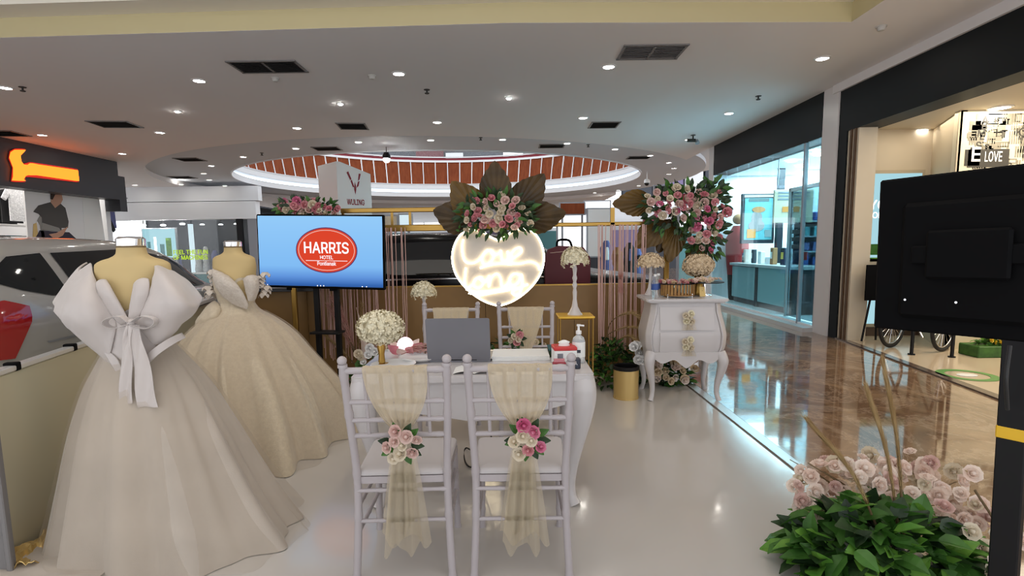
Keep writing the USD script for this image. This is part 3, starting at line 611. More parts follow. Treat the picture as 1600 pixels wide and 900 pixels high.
# glowing pink flower lamp and twig wreath
pl = thing('flower_lamp', 'bright white and pink flower lamp on the desk left end', 'lamp', (-.66, 3.22, DZ))
obj('glow_globe', T(trimesh.creation.icosphere(3, .05), (0, 0, .06)), 'lamp_pink', pl, True)
for i in range(7):
    a = i / 7 * 2 * PI; obj('petal', orient(leaf(.1, .06, -.2, .3), np.array([math.cos(a) * .03, math.sin(a) * .03, .012]), np.array([math.cos(a) * .1, math.sin(a) * .1, .07])), 'blossom_pink' if i % 2 else 'rose_pink', pl)
obj('base', lathe_closed([(.045, 0), (.045, .01), (.02, .014)], 18), 'white_plastic', pl)
tw = thing('twig_bundle', 'bundle of dried pink twigs lying on the desk', 'dried twigs', (-.53, 3.2, DZ)); r2 = np.random.default_rng(5); ms = []
for i in range(46):
    a = r2.uniform(-.5, .5); x = r2.uniform(-.1, .14); z = r2.uniform(.006, .075); ms.append(tube([(x - .08, r2.uniform(-.05, .05), max(.006, z - .02)), (x, r2.uniform(-.04, .04), z), (x + .07, r2.uniform(-.05, .05), max(.006, z + .03 * a))], .0028, 5))
tag(obj('twigs', cat(ms), 'pampas_pink', tw), kind='stuff'); obj('tie', T(trimesh.creation.torus(.03, .004, 14, 6), (0, 0, .034), ry=PI / 2), 'stem_brown', tw)
# ================================================================== FLOWER BALLS ON STANDS
def candle_profile(h, r=.05):
    return [(r, 0), (r, .006), (r * .8, .02), (r * .42, .07), (r * .26, .14), (r * .3, .2), (r * .2, .23), (r * .34, .26), (r * .2, .29), (r * .3, .33), (r * .22, h * .62), (r * .34, h * .68), (r * .22, h * .74), (r * .3, h * .85), (r * .2, h * .93), (r * .4, h)]
def flower_stand(name, label, ct, loc, h, rx, rz, seed, m='flower_white', stand='white_lacquer', full=False, n=280, r=.05, prof=None):
    t = thing(name, label, ct, loc); g = np.random.default_rng(seed)
    obj('stand', lathe_closed(prof or candle_profile(h, r), 20), stand, t, 50)
    tag(obj('florets', T(floret_dome(rx, rz, g, n, full, rx * .14), (0, 0, h + (rz * .75 if full else 0))), m, t), kind='stuff')
    return t
flower_stand('flower_vase', 'cream flower ball on a slim gold stand, on the desk', 'flower arrangement', (-.74, 2.95, DZ), .145, .122, .088, 1, 'flower_white', 'gold_metal', True, 420, .05, [(.045, 0), (.045, .006), (.02, .012), (.016, .06), (.024, .1), (.014, .13), (.03, .15)])
pt = thing('plant_stand', 'square gold topped wire table by the right rear chair', 'side table', (.55, 4.62, 0))
obj('table_top', box((0, 0, .79), (.31, .28, .018), .003), 'gold_paint', pt)
for sx in (-1, 1):
    for sy in (-1, 1): obj('leg', tube([(sx * .14, sy * .125, 0), (sx * .14, sy * .125, .78)], .006, 8), 'gold_metal', pt)
for z in (.03, .775):
    for s in (-1, 1): obj('rung', cat(tube([(-.14, s * .125, z), (.14, s * .125, z)], .005, 6), tube([(s * .14, -.125, z), (s * .14, .125, z)], .005, 6)), 'gold_metal', pt)
flower_stand('candle_stand', 'tall white turned candlestick with cream flowers on the gold table', 'flower arrangement', (.55, 4.62, .799), .47, .112, .115, 2, r=.065)
flower_stand('candle_stand', 'white turned candlestick with cream flowers beside the laptop chair', 'flower arrangement', (-.79, 4.75, 0), .99, .105, .105, 3, r=.07, full=False)
# ================================================================== MANNEQUINS AND GOWNS
from scipy.interpolate import RectBivariateSpline, PchipInterpolator
def ring_loft(rows, n=48, expo=2.0):
    """rows (z, cx, cy, rx, ry) -> closed surface of superelliptic rings."""
    th = np.linspace(0, 2 * PI, n, endpoint=False); P = []
    for z, cx, cy, rx, ry in rows:
        c, s = np.cos(th), np.sin(th); e = 2 / expo
        P.append(np.stack([cx + rx * np.sign(c) * np.abs(c) ** e, cy + ry * np.sign(s) * np.abs(s) ** e, np.full(n, z)], 1))
    return grid(P, True)
def mannequin(label, loc, rz=0.):
    t = thing('dress_form', label, 'mannequin', loc, rz); zz = np.linspace(0, 1, 40)
    key = np.array([(.8, .15, .115), (.86, .135, .1), (.93, .115, .09), (1.0, .122, .095), (1.08, .14, .112), (1.16, .15, .118), (1.23, .158, .1), (1.285, .17, .082), (1.335, .168, .07), (1.356, .145, .063), (1.37, .1, .058), (1.38, .078, .056), (1.392, .065, .056), (1.43, .06, .055)])
    z = np.linspace(.8, 1.43, 64); rows = [(q, 0, 0, float(PchipInterpolator(key[:, 0], key[:, 1])(q)), float(PchipInterpolator(key[:, 0], key[:, 2])(q))) for q in z]
    obj('torso', cat(ring_loft(rows, 48, 2.2), lathe([(1e-4, 1.43), (.06, 1.43)], 24)), 'form_linen', t, True)
    obj('neck_cap', lathe_closed([(.061, 1.428), (.062, 1.432), (.062, 1.462), (.05, 1.472), (.02, 1.474)], 28), 'chrome', t, 40)
    obj('neck_seam', lathe([(.062, 1.421), (.0625, 1.426)], 24), 'stem_brown', t)
    obj('stand_pole', tube([(0, 0, .02), (0, 0, .82)], .016, 10), 'chrome', t); obj('stand_base', lathe_closed([(.16, 0), (.16, .01), (.05, .02), (.02, .035)], 28), 'black_metal', t, 40)
    return t
def spline_sheet(C, nu=16, nv=22):
    C = np.array(C, float); a, b = C.shape[:2]; kx, ky = min(3, a - 1), min(3, b - 1); u, v = np.linspace(0, 1, nu), np.linspace(0, 1, nv)
    return np.stack([RectBivariateSpline(np.linspace(0, 1, a), np.linspace(0, 1, b), C[..., k], kx=kx, ky=ky, s=0)(u, v) for k in range(3)], -1)
def wrinkle(P, amp, sc, seed):
    P = P.copy(); sh = P.shape; q = P.reshape(-1, 3); d = meshkit.fbm(q * sc + seed, 3, seed) - .5; nrm = np.cross(np.gradient(P, axis=0), np.gradient(P, axis=1)); nrm /= np.maximum(np.linalg.norm(nrm, axis=2, keepdims=True), 1e-9)
    return P + nrm * (d.reshape(sh[:2])[..., None] * amp)
def skirt(keys, zs, n=200, folds=13, depth=.06, seed=0, lobes=None, top=.97):
    """keys: (z, cx, cy, rx, ry) from waist to hem. Fold depth grows towards the hem."""
    K = np.array(sorted(keys)); f = [PchipInterpolator(K[:, 0], K[:, i]) for i in range(1, 5)]; th = np.linspace(0, 2 * PI, n, endpoint=False); g = np.random.default_rng(seed); ph = g.uniform(0, 6, 4); P = []
    for z in zs:
        t = (top - z) / top; w = th + .05 * np.sin(3 * th + ph[0]) + .06 * t * math.sin(ph[1])
        fold = np.sin(folds * w + ph[2] + .8 * np.sin(2 * th + ph[3])) * .6 + np.sin((folds * 1.7 // 1) * w + ph[1]) * .25 + .15 * np.sin(31 * w + ph[3]) * (1 - t)
        r = 1 + depth * fold * (.25 + t); 
        if lobes is not None: r = r + lobes(th, t)
        P.append(np.stack([f[0](z) + f[2](z) * r * np.cos(th), f[1](z) + f[3](z) * r * np.sin(th), np.full(n, z) + (.006 + .012 * (1 - np.cos(folds * w)) * 0 if z > .02 else 0)], 1))
    return grid(P, True)
ZS = lambda top, k=40: top * (1 - np.linspace(0, 1, k) ** 1.1) + .004
# --- gown one, at the left front
D1 = (-1.86, 2.62)
mannequin('linen dress form with steel neck cap wearing the near gown', (D1[0], D1[1], 0), math.radians(8))
g1 = thing('wedding_gown', 'near white ball gown with large satin bow and puff sleeves', 'wedding dress')
obj('skirt', skirt([(1.0, -1.855, 2.62, .128, .108), (.94, -1.85, 2.61, .15, .125), (.86, -1.835, 2.6, .2, .165), (.75, -1.81, 2.58, .27, .215), (.565, -1.78, 2.56, .345, .28), (.31, -1.735, 2.54, .43, .35), (.12, -1.70, 2.53, .495, .405), (.0, -1.68, 2.53, .545, .44)], ZS(1.0, 44), 260, 11, .085, 3,
    lambda th, t: .10 * t ** 3 * np.exp(-((th - 5.95) / .35) ** 2) - .04 * t * np.exp(-((th - 3.14) / .5) ** 2)), 'tulle_skirt', g1, True)
ov = skirt([(.93, -1.848, 2.608, .165, .14), (.86, -1.835, 2.6, .212, .177), (.75, -1.81, 2.58, .285, .23), (.565, -1.78, 2.56, .362, .297), (.31, -1.735, 2.54, .455, .372), (.12, -1.70, 2.53, .53, .435), (.0, -1.675, 2.525, .59, .48)], ZS(.93, 36), 240, 9, .085, 8, lambda th, t: .12 * t ** 3 * np.exp(-((th - 5.9) / .4) ** 2) - .05 * t * np.exp(-((th - 3.14) / .6) ** 2))
obj('overskirt', ov, 'tulle_sheer', g1, True)
rows = []
for z in np.linspace(.86, 1.13, 14):
    k = (z - .86) / .27; rows.append((z, D1[0] + .004, D1[1] - .004, .15 - .03 * math.sin(PI * min(1, k * 1.2) * .9) + .012 * k, .118 - .016 * math.sin(PI * k) + .012 * k))
P = np.array([ring_loft([r], 64, 2.2).vertices for r in rows] if False else [np.stack([r[1] + r[3] * np.cos(a) , r[2] + r[4] * np.sin(a), r[0] - (.09 * np.exp(-((a - 4.62) / .35) ** 2) if i == 0 else .05 * np.exp(-((a - 4.62) / .35) ** 2) * (1 - i / 13)) - (.05 * np.exp(-((a - 4.70) / .16) ** 2) * (i / 13) ** 3)], 1) for i, r in enumerate(rows) for a in [np.linspace(0, 2 * PI, 72, endpoint=False)]])
obj('bodice', grid(P, True), 'satin_white', g1, True)
G = lambda x, y, Y: gy(x, y, Y)
def sheet(name, C, m, t, th=.008, amp=.022, sc=14, seed=1): return obj(name, shell(wrinkle(spline_sheet(C), amp, sc, seed), th), m, t, True)
sheet('left_sleeve', [[G(143, 412, 2.63), G(149, 438, 2.52), G(165, 472, 2.48), G(184, 504, 2.475)], [G(122, 425, 2.65), G(133, 455, 2.45), G(152, 492, 2.43), G(178, 530, 2.455)], [G(103, 444, 2.68), G(112, 474, 2.44), G(138, 510, 2.42), G(172, 556, 2.455)], [G(88, 478, 2.72), G(92, 496, 2.5), G(122, 525, 2.47), G(166, 566, 2.47)]], 'satin_white', g1, seed=2)
sheet('left_sleeve_fold', [[G(136, 410, 2.72), G(122, 428, 2.62), G(128, 462, 2.56)], [G(112, 432, 2.74), G(108, 446, 2.58), G(116, 476, 2.54)], [G(84, 472, 2.74), G(86, 478, 2.6), G(96, 494, 2.56)]], 'satin_white', g1, seed=5, amp=.008)
sheet('right_sleeve', [[G(241, 410, 2.63), G(240, 440, 2.5), G(228, 472, 2.48), G(212, 502, 2.475)], [G(262, 419, 2.65), G(264, 452, 2.42), G(252, 490, 2.42), G(230, 528, 2.455)], [G(287, 436, 2.68), G(290, 468, 2.44), G(274, 500, 2.44), G(242, 538, 2.46)], [G(313, 464, 2.74), G(309, 480, 2.52), G(284, 506, 2.5), G(252, 535, 2.48)]], 'satin_white', g1, seed=7)
sheet('left_cup', [[G(150, 442, 2.51), G(155, 460, 2.475), G(170, 486, 2.47), G(190, 508, 2.468)], [G(158, 437, 2.50), G(168, 458, 2.455), G(183, 482, 2.46), G(197, 504, 2.462)], [G(166, 438, 2.505), G(178, 458, 2.47), G(190, 480, 2.47), G(201, 500, 2.465)]], 'satin_white', g1, .006, .004, 20, 3)
sheet('right_cup', [[G(232, 436, 2.505), G(232, 458, 2.475), G(222, 486, 2.47), G(208, 508, 2.468)], [G(218, 436, 2.50), G(217, 458, 2.455), G(212, 482, 2.46), G(204, 504, 2.462)], [G(209, 445, 2.505), G(206, 462, 2.47), G(203, 480, 2.47), G(201, 500, 2.465)]], 'satin_white', g1, .006, .004, 20, 4)
sheet('front_panel', [[G(166, 478, 2.5), G(203, 502, 2.468), G(240, 478, 2.5)], [G(160, 515, 2.485), G(200, 532, 2.458), G(246, 515, 2.485)], [G(157, 548, 2.49), G(190, 584, 2.44), G(240, 554, 2.48)]], 'satin_white', g1, .006, .01, 20, 12)
sheet('waist_drape', [[G(168, 548, 2.46), G(183, 560, 2.44), G(190, 576, 2.43)], [G(160, 545, 2.47), G(172, 566, 2.44), G(187, 590, 2.425)]], 'satin_white', g1, .006, .006, 20, 6)
sheet('waist_strap', [[G(232, 552, 2.43), G(258, 532, 2.45), G(284, 520, 2.52)], [G(226, 574, 2.42), G(256, 548, 2.44), G(290, 528, 2.52)]], 'satin_white', g1, .006, .004, 20, 9)
bw = obj('bow_knot', T(trimesh.creation.icosphere(2, .018), G(205, 504, 2.435), s=None), 'satin_white', g1, True)
for s, pts in ((-1, [(203, 503), (188, 494), (168, 499), (165, 507), (180, 513), (203, 507)]), (1, [(207, 503), (222, 494), (241, 497), (244, 505), (230, 513), (207, 507)])):
    c = bez([G(x, y, 2.43 - .02 * math.sin(PI * i / 5)) for i, (x, y) in enumerate(pts)], 40)
    P = np.stack([c + np.array([0, d, 0]) + np.array([0, 0, -.004]) * abs(d) * 0 for d in np.linspace(-.02, .02, 5)], 1); obj('bow_loop', shell(P, .003), 'satin_white', g1, True)
for pts, w in (([(203, 508), (198, 540), (197, 580), (198, 630)], .026), ([(209, 508), (216, 545), (224, 590), (232, 636)], .04)):
    c = bez([G(x, y, 2.42 - .07 * (i / 3)) for i, (x, y) in enumerate(pts)], 30)
    P = np.array([[p + np.array([u * w * (.5 + .5 * k / len(c)) * 1.2, .008 * math.sin(u * 3 + k * .3), 0]) for u in np.linspace(-1, 1, 7)] for k, p in enumerate(c)]); obj('bow_ribbon', shell(P, .003), 'satin_white', g1, True)
# cloth gathered on the floor by the partition and a box behind it
hm = thing('hem_train', 'pale cloth train lying on the floor left of the near gown', 'cloth'); tr_c = np.array([(-1.95, 2.0, 0), (-2.12, 2.25, 0)])
P = np.array([[(-2.24 + .5 * u, 2.1 + .42 * v - .1 * u, .03 + .05 * meshkit.fbm(np.array([[u * 4, v * 4, 1.]]), 3, 2)[0]) for u in np.linspace(0, 1, 18)] for v in np.linspace(0, 1, 16)]); obj('cloth', shell(P, .004), 'tulle_skirt', hm, True)
wk = thing('wrapping_bundle', 'crumpled brown wrapping lying against the left partition base', 'wrapping', (-2.2, 2.36, 0), 1.8)
P = np.array([[(.22 * (u - .5) * 2, (v - .5) * .14, .012 + .1 * meshkit.fbm(np.array([[u * 6, v * 5, 3.]]), 3, 7)[0]) for u in np.linspace(0, 1, 24)] for v in np.linspace(0, 1, 14)]); obj('wrapping', shell(P, .004), 'gold_bin', wk)
# --- gown two, behind
D2 = (-2.08, 4.0)
mannequin('linen dress form with steel neck cap wearing the far gown', (D2[0], D2[1], .0), math.radians(-10))
g2 = thing('wedding_gown', 'far ivory lace ball gown with off shoulder bodice and train', 'wedding dress')
obj('skirt', skirt([(1.0, -2.08, 4.0, .125, .108), (.95, -2.08, 4.0, .155, .14), (.88, -2.06, 3.98, .25, .23), (.78, -2.04, 3.95, .355, .34), (.586, -2.0, 3.9, .475, .47), (.35, -1.96, 3.88, .6, .6), (.15, -1.95, 3.88, .69, .72), (.0, -1.95, 3.88, .75, .8)], ZS(1.0, 44), 280, 15, .11, 5,
    lambda th, t: .08 * t ** 2 * np.cos(5 * (th - 5.35)) * (np.cos(th - 5.3) > 0)), 'tulle_skirt_two', g2, True)
obj('overskirt', skirt([(.93, -2.07, 3.99, .2, .18), (.8, -2.04, 3.95, .36, .35), (.586, -2.0, 3.9, .49, .49), (.35, -1.96, 3.88, .62, .62), (.15, -1.95, 3.88, .715, .745), (.0, -1.95, 3.88, .775, .835)], ZS(.93, 36), 240, 13, .09, 9, lambda th, t: .08 * t ** 2 * np.cos(5 * (th - 5.35)) * (np.cos(th - 5.3) > 0)), 'tulle_sheer', g2, True)
rows = [(z, D2[0], D2[1] - .002, float(np.interp(z, [.93, 1.0, 1.1, 1.2], [.125, .126, .15, .165])), float(np.interp(z, [.93, 1.0, 1.1, 1.2], [.1, .1, .122, .124]))) for z in np.linspace(.93, 1.2, 14)]
P = np.array([np.stack([r[1] + r[3] * np.cos(a), r[2] + r[4] * np.sin(a), r[0] - .07 * np.exp(-((a - 4.85) / .2) ** 2) * (i / 13) ** 3], 1) for i, r in enumerate(rows) for a in [np.linspace(0, 2 * PI, 72, endpoint=False)]])
obj('bodice', grid(P, True), 'tulle_skirt_two', g2, True)
sheet('left_cup', [[G(332, 420, 3.93), G(334, 440, 3.86), G(350, 465, 3.86), G(386, 483, 3.885)], [G(342, 424, 3.9), G(352, 440, 3.83), G(366, 460, 3.84), G(387, 480, 3.88)], [G(355, 430, 3.9), G(370, 444, 3.86), G(382, 462, 3.87), G(388, 478, 3.885)]], 'lace_white', g2, .006, .008, 30, 3)
sheet('right_cup', [[G(380, 436, 3.885), G(383, 450, 3.875), G(388, 470, 3.88)], [G(391, 430, 3.88), G(395, 445, 3.85), G(393, 470, 3.88)], [G(402, 432, 3.93), G(405, 448, 3.9), G(399, 468, 3.9)]], 'lace_white', g2, .006, .008, 30, 8)
rg = np.random.default_rng(9)
for nm, (px, py, Y), sc in (('left_ruffle', (331, 436, 3.95), 1.), ('right_ruffle', (408, 438, 3.98), .85)):
    c0 = gy(px, py, Y)
    for i in range(7):
        c = c0 + np.array([rg.uniform(-.03, .03), rg.uniform(-.03, .03), .07 - .03 * i]) * sc
        P = np.array([[c + np.array([(.022 + .022 * k) * math.cos(a) * sc, (.022 + .022 * k) * math.sin(a) * sc, -.028 * k + .012 * math.sin(5 * a + i) * k]) for a in np.linspace(0, 2 * PI, 26)] for k in np.linspace(0, 1, 5)]); obj(nm, shell(P, .0015), 'lace_white', g2, True)
sheet('hanging_sleeve', [[G(336, 470, 3.96), G(322, 480, 3.92), G(308, 500, 3.93)], [G(345, 480, 3.9), G(330, 492, 3.82), G(306, 512, 3.86)], [G(344, 486, 3.9), G(335, 506, 3.84), G(316, 517, 3.9)]], 'tulle_skirt_two', g2, .01, .02, 14, 3)
# ================================================================== TELEVISIONS
def screen_frame():
    a, b, c = gy(398.5, 336, 4.95), gy(602, 336, 4.8), gy(410, 447, 4.93); return a, b, c
ta, tb_, tc_ = screen_frame(); u = (tb_ - ta) * (1, 1, 0); W_ = np.linalg.norm(u); u /= W_; yaw = math.atan2(u[1], u[0]); ctr = (gy(397, 340, 4.9) + gy(600, 447, 4.85)) / 2
W_, H_ = 1.22, .675
tv = thing('television', 'lit television on black floor stand showing a blue hotel logo', 'television', (ctr[0], ctr[1], 0), yaw); zc = ctr[2] + .0; til = math.radians(1.5)
def scr(m): return T(m, (0, 0, zc), ry=til)
obj('casing', scr(cat(box((0, .035, 0), (W_, .04, H_), .008), box((0, .07, -.05), (W_ * .7, .05, H_ * .6), .02))), 'black_plastic', tv)
obj('screen', UsdGeom and T(box((0, 0, 0), (W_ - .03, .004, H_ - .035)), (0, .0135, 0), ry=0), 'screen_blue', tv)
scp = tv.GetChildren()[-1]; xf = UsdGeom.Xformable(scp); xf.AddTranslateOp().Set(Gf.Vec3d(0, 0, zc + .004)); xf.AddRotateYOp().Set(1.5)
o_ = lambda x, z, k: (x, .0105 - .0012 * k, z)
obj('logo_rim', scr(face(ell(.295, .208, 48), .0012, o_(.065, .015, 0))), 'screen_purple', tv); obj('logo_oval', scr(face(ell(.285, .198, 48), .0012, o_(.065, .015, 1))), 'screen_red', tv)
obj('logo_line', scr(face(ell(.272, .186, 48).difference(ell(.264, .178, 48)), .0012, o_(.065, .015, 2))), 'screen_pink', tv)
obj('logo_name', scr(text('HARRIS', .098, .0012, o_(.065, -.01, 2.2), bold=True, w=.43)), 'screen_white', tv)
obj('logo_words', scr(cat(text('HOTEL', .032, .0012, o_(.065, -.065, 2.2), bold=True, w=.125), face(sbox(-.2, -.0025, .2, .0025), .0012, o_(.065, -.08, 2.2)), text('Pontianak', .034, .0012, o_(.065, -.122, 2.2), bold=True, w=.18))), 'screen_white', tv)
obj('screen_icons', scr(cat(*[face(ell(.006, .006, 10), .0012, o_(x, -.31, 2)) for x in (-.52, -.03, .0, .03, .4, .44)])), 'screen_white', tv)
for x in (-.1, .1): obj('stand_pole', box((x, .1, (zc) / 2), (.045, .045, zc), .004), 'black_metal', tv)
obj('stand_base', cat(box((0, .1, .02), (.7, .06, .04), .006), box((-.3, .1, .02), (.06, .45, .04), .006), box((.3, .1, .02), (.06, .45, .04), .006)), 'black_metal', tv)
obj('shelf', box((0, .08, .62), (.28, .16, .02), .004), 'black_metal', tv); obj('foot_tab', scr(cat(box((-.32, .03, -.345), (.04, .02, .025)), box((.1, .03, -.345), (.04, .02, .025)))), 'black_plastic', tv)
# the dark television seen from behind at the right
A, B = gy(1378, 272, 1.9), gy(1668, 260, 1.5); u = (B - A) * (1, 1, 0); u /= np.linalg.norm(u); c0 = (A + B) / 2
tv2 = thing('television', 'back of a dark television on a black pole stand, right edge', 'television', (c0[0], c0[1], 0), math.atan2(u[1], u[0])); hw = np.linalg.norm((B - A)[:2]) / 2; zt = (A[2] + B[2]) / 2 ; zb = gy(1357, 510, 1.9)[2]; zc2 = (zt + zb) / 2; hh = (zt - zb) / 2
rs = lambda m: T(m, (0, 0, zc2), ry=math.radians(-1.0))
obj('casing', rs(box((0, .01, 0), (2 * hw, .025, 2 * hh), .006)), 'black_plastic', tv2); obj('screen', rs(box((0, .024, 0), (2 * hw - .03, .006, 2 * hh - .03))), 'screen_pale', tv2)
obj('rear_housing', rs(cat(box((.02, -.012, -.02), (2 * hw * .74, .03, 2 * hh * .74), .015), box((.04, -.045, .0), (2 * hw * .46, .02, 2 * hh * .3), .008))), 'black_plastic', tv2)
obj('bracket', rs(box((.04, -.035, 0), (.3, .02, .06), .004)), 'black_plastic', tv2)
obj('port_light', rs(T(lathe_closed([(.004, -.002), (.004, .002)], 10), (.2, -.0225 - .018, -.16), rx=PI / 2)), 'led_blue', tv2); obj('port_cover', rs(cat(*[T(lathe_closed([(.004, -.002), (.004, .002)], 10), (x, -.0425, -.15), rx=PI / 2) for x in (-.12, .02)])), 'chrome', tv2)
pb, ptp = gz(1572, 905, .0) , gy(1592, 540, 1.62)
pb = np.array([1.74, 1.86, 0.]); q0 = gy(1568, 900, 1.7); q1 = gy(1592, 530, 1.7)
loc2 = np.array([c0[0], c0[1], 0]); M2 = np.linalg.inv(np.array(trimesh.transformations.euler_matrix(0, 0, math.atan2(u[1], u[0])))); loc = lambda p: (M2[:3, :3] @ (np.asarray(p) - loc2))
dirp = (q1 - q0) / np.linalg.norm(q1 - q0); f0 = q0 - dirp * (q0[2] / dirp[2]) + dirp * .03; t1 = q0 + dirp * ((1.2 - q0[2]) / dirp[2])
def bar(a, b, w, d):
    L = np.linalg.norm(b - a); m = box((0, 0, L / 2), (w, d, L), .004); return aim(m, b - a, a)
obj('pole', bar(loc(f0), loc(t1), .075, .04), 'black_metal', tv2); mid = q0 + dirp * .0; yb_ = gy(1588, 676, 1.7); k = (yb_[2] - f0[2]) / dirp[2]; obj('tape_band', bar(loc(f0 + dirp * (k - .022)), loc(f0 + dirp * (k + .022)), .079, .044), 'yellow_tape', tv2)
obj('pole_base', T(cat(box((0, 0, .02), (.34, .08, .04), .006), box((0, 0, .045), (.14, .1, .02), .006)), loc((f0[0], f0[1], 0)) * (1, 1, 0)), 'black_metal', tv2)
tag(obj('power_cable', tube(bez([gy(1578, 540, 1.66), gy(1572, 590, 1.64), gy(1574, 640, 1.66)], 20), .006, 8), 'cord_black'), 'thin black cable hanging beside the right television pole', 'cable')
# ================================================================== BOMBE CHEST
CHX, CHY, CHR = 1.55, 4.86, math.radians(-3)
ch = thing('bombe_chest', 'white curved two drawer chest with cabriole legs', 'chest of drawers', (CHX, CHY, 0), CHR); hwd, hdp = .31, .22
bul = lambda z: float(np.interp(z, [.36, .42, .5, .6, .7, .8, .88], [-.02, .012, .035, .04, .02, -.005, -.012]))
zs = np.linspace(.37, .885, 22); rows = [(z, 0, 0, hwd + bul(z), hdp + bul(z) * .6) for z in zs]
body = ring_loft(rows, 64, 9.); obj('body', cat(body, T(lathe([(1e-4, 0), (.2, 0)], 4), (0, 0, .885))), 'white_lacquer', ch, 40)
obj('top', cat(*[T(extrude(rrect(2 * (.36 + o), 2 * (.255 + o), .03), .01), (0, 0, z)) for o, z in ((-.025, .885), (-.008, .894), (0, .903), (-.004, .912))]), 'white_lacquer', ch, 30)
obj('apron', face(Polygon([(-.31, .45)] + [(x * .31, .36 - .02 * math.cos(x * 9) - .035 * max(0, 1 - abs(x) * 3) + .04 * abs(x) ** 4) for x in np.linspace(-1, 1, 41)] + [(.31, .45)]), .02, (0, -hdp - .012, 0)), 'white_lacquer', ch)
for s in (-1, 1): obj('side_apron', face(Polygon([(-.2, .45)] + [(x * .2, .36 + .04 * abs(x) ** 3) for x in np.linspace(-1, 1, 21)] + [(.2, .45)]), .02, (s * (hwd - .0) - .01, 0, 0), (0, 1, 0)), 'white_lacquer', ch)
for z0, z1 in ((.42, .625), (.645, .85)):
    P = np.array([[(x * (.235), -(hdp + bul(z) * .6) * (1 - abs(x * .23 / (hwd + .03)) ** 9) ** (1 / 9) - .006, z) for x in np.linspace(-1, 1, 13)] for z in np.linspace(z0, z1, 9)]); obj('drawer_front', shell(P, .012), 'white_lacquer', ch, 40)
for sx in (-1, 1):
    for sy in (-1, 1): obj('leg', cabriole(sx * (hwd - .012), sy * (hdp - .012), .44, sx, sy, .05, .024), 'white_lacquer', ch, 50)
    P = np.array([[(sx * (hwd + bul(z) + .004 - .05 * abs(v)), -(hdp + bul(z) * .6 + .004 - .05 * (1 - abs(v))) , z) for v in np.linspace(0, 1, 5)] for z in np.linspace(.38, .88, 20)]); obj('corner_post', shell(P, .012), 'white_lacquer', ch, True)
gR = np.random.default_rng(21)
for zz, lb in ((.76, 'cream tulle rosette on the upper drawer of the chest'), (.53, 'cream tulle rosette on the lower drawer of the chest')):
    ca, sa = math.cos(CHR), math.sin(CHR); lx, ly = .01, -hdp - .04; r_ = thing('rosette', lb, 'rosette', (CHX + ca * lx - sa * ly, CHY + sa * lx + ca * ly, zz))
    for i in range(5): a = i * 1.3; obj('blossom', aim(rose(.03, gR), (0.3 * math.cos(a), -1, .3 * math.sin(a)), (.036 * math.cos(a) * (i > 0), -.012, .036 * math.sin(a) * (i > 0))), 'flower_white' if i % 2 else 'rose_cream', r_)
    for s in (-1, 1):
        P = np.array([[(s * .015 + u * (.02 + .03 * k), -.012 - .006 * math.sin(u * 8), -.02 - .09 * k) for u in np.linspace(-1, 1, 9)] for k in np.linspace(0, 1, 6)]); obj('ribbon_tail', shell(P, .001), 'sash_thin', r_, True)
CT = .923
def on_chest(x, y): return (CHX + math.cos(CHR) * x - math.sin(CHR) * y, CHY + math.sin(CHR) * x + math.cos(CHR) * y, CT)
for i, (x, y, lb) in enumerate(((-.25, -.08, 'front water bottle with blue label at the left of the chest'), (-.19, .06, 'rear water bottle with blue label behind the first on the chest'))):
    w = thing('water_bottle', lb, 'bottle', on_chest(x, y)); obj('bottle_body', lathe_closed([(.03, 0), (.033, .006), (.032, .06), (.034, .065), (.034, .13), (.03, .15), (.013, .18), (.013, .195)], 20), 'clear_plastic', w, 50); obj('label', lathe([(.0346, .07), (.0346, .125)], 20), 'label_blue', w, True); obj('cap', lathe_closed([(.015, .19), (.015, .21)], 14), 'white_plastic', w)
bk = thing('wicker_basket', 'slatted brown basket of pink blossoms on the chest', 'basket', on_chest(-.035, -.03))
obj('slats', cat(*[box((.15 * math.cos(a) * 1., .09 * math.sin(a), .065), (.02, .006, .1), .002, a + PI / 2) for a in np.linspace(0, 2 * PI, 30, endpoint=False)]), 'wicker', bk); obj('rim', T(trimesh.creation.torus(1, .045, 40, 8), (0, 0, .118), s=(.155, .095, .1)), 'black_metal', bk); obj('floor', lathe_closed([(.14, .014), (.14, .02)], 24), 'wicker', bk)
for sx in (-1, 1):
    for sy in (-1, 1): obj('foot', tube([(sx * .11, sy * .07, 0), (sx * .11, sy * .07, .03)], .006, 8), 'chrome', bk)
g_ = np.random.default_rng(31)
blooms(bk, [((g_.uniform(-.15, .15), g_.uniform(-.08, .06), .125 + g_.uniform(0, .02)), g_.uniform(.016, .024)) for _ in range(34)], g_, 'blossom', ('blossom_pink', 'rose_pink', 'rose_pale', 'flower_tan'), None, (0, -.6, .8), .5)
fd = thing('flower_platter', 'dark footed platter of dried tan flowers on the chest right', 'platter', on_chest(.22, .02))
obj('plate', lathe_closed([(.1, .118), (.17, .124), (.17, .13), (.1, .126)], 28), 'black_metal', fd, 40); obj('stem', lathe_closed([(.07, 0), (.07, .008), (.015, .02), (.012, .118)], 18), 'chrome', fd, 40)
blooms(fd, [((g_.uniform(-.14, .14), g_.uniform(-.12, .08), .138 + g_.uniform(0, .02)), g_.uniform(.016, .024)) for _ in range(24)], g_, 'blossom', ('blossom_pink', 'flower_tan', 'flower_white'), None, (0, -.6, .8), .5)
ec = thing('easel_card', 'small tan card on an easel under the flower platter', 'card', on_chest(.17, -.1)); obj('card', T(box((0, 0, .05), (.05, .004, .09)), (0, 0, 0), rx=-.25), 'gold_bin', ec); obj('strut', tube([(0, .012, .06), (0, .05, 0)], .003, 6), 'stem_brown', ec)
flower_stand('candle_stand', 'white candlestick with tan and white flowers behind the water bottles', 'flower arrangement', on_chest(-.24, .17), .29, .12, .1, 6, 'flower_tan', r=.055)
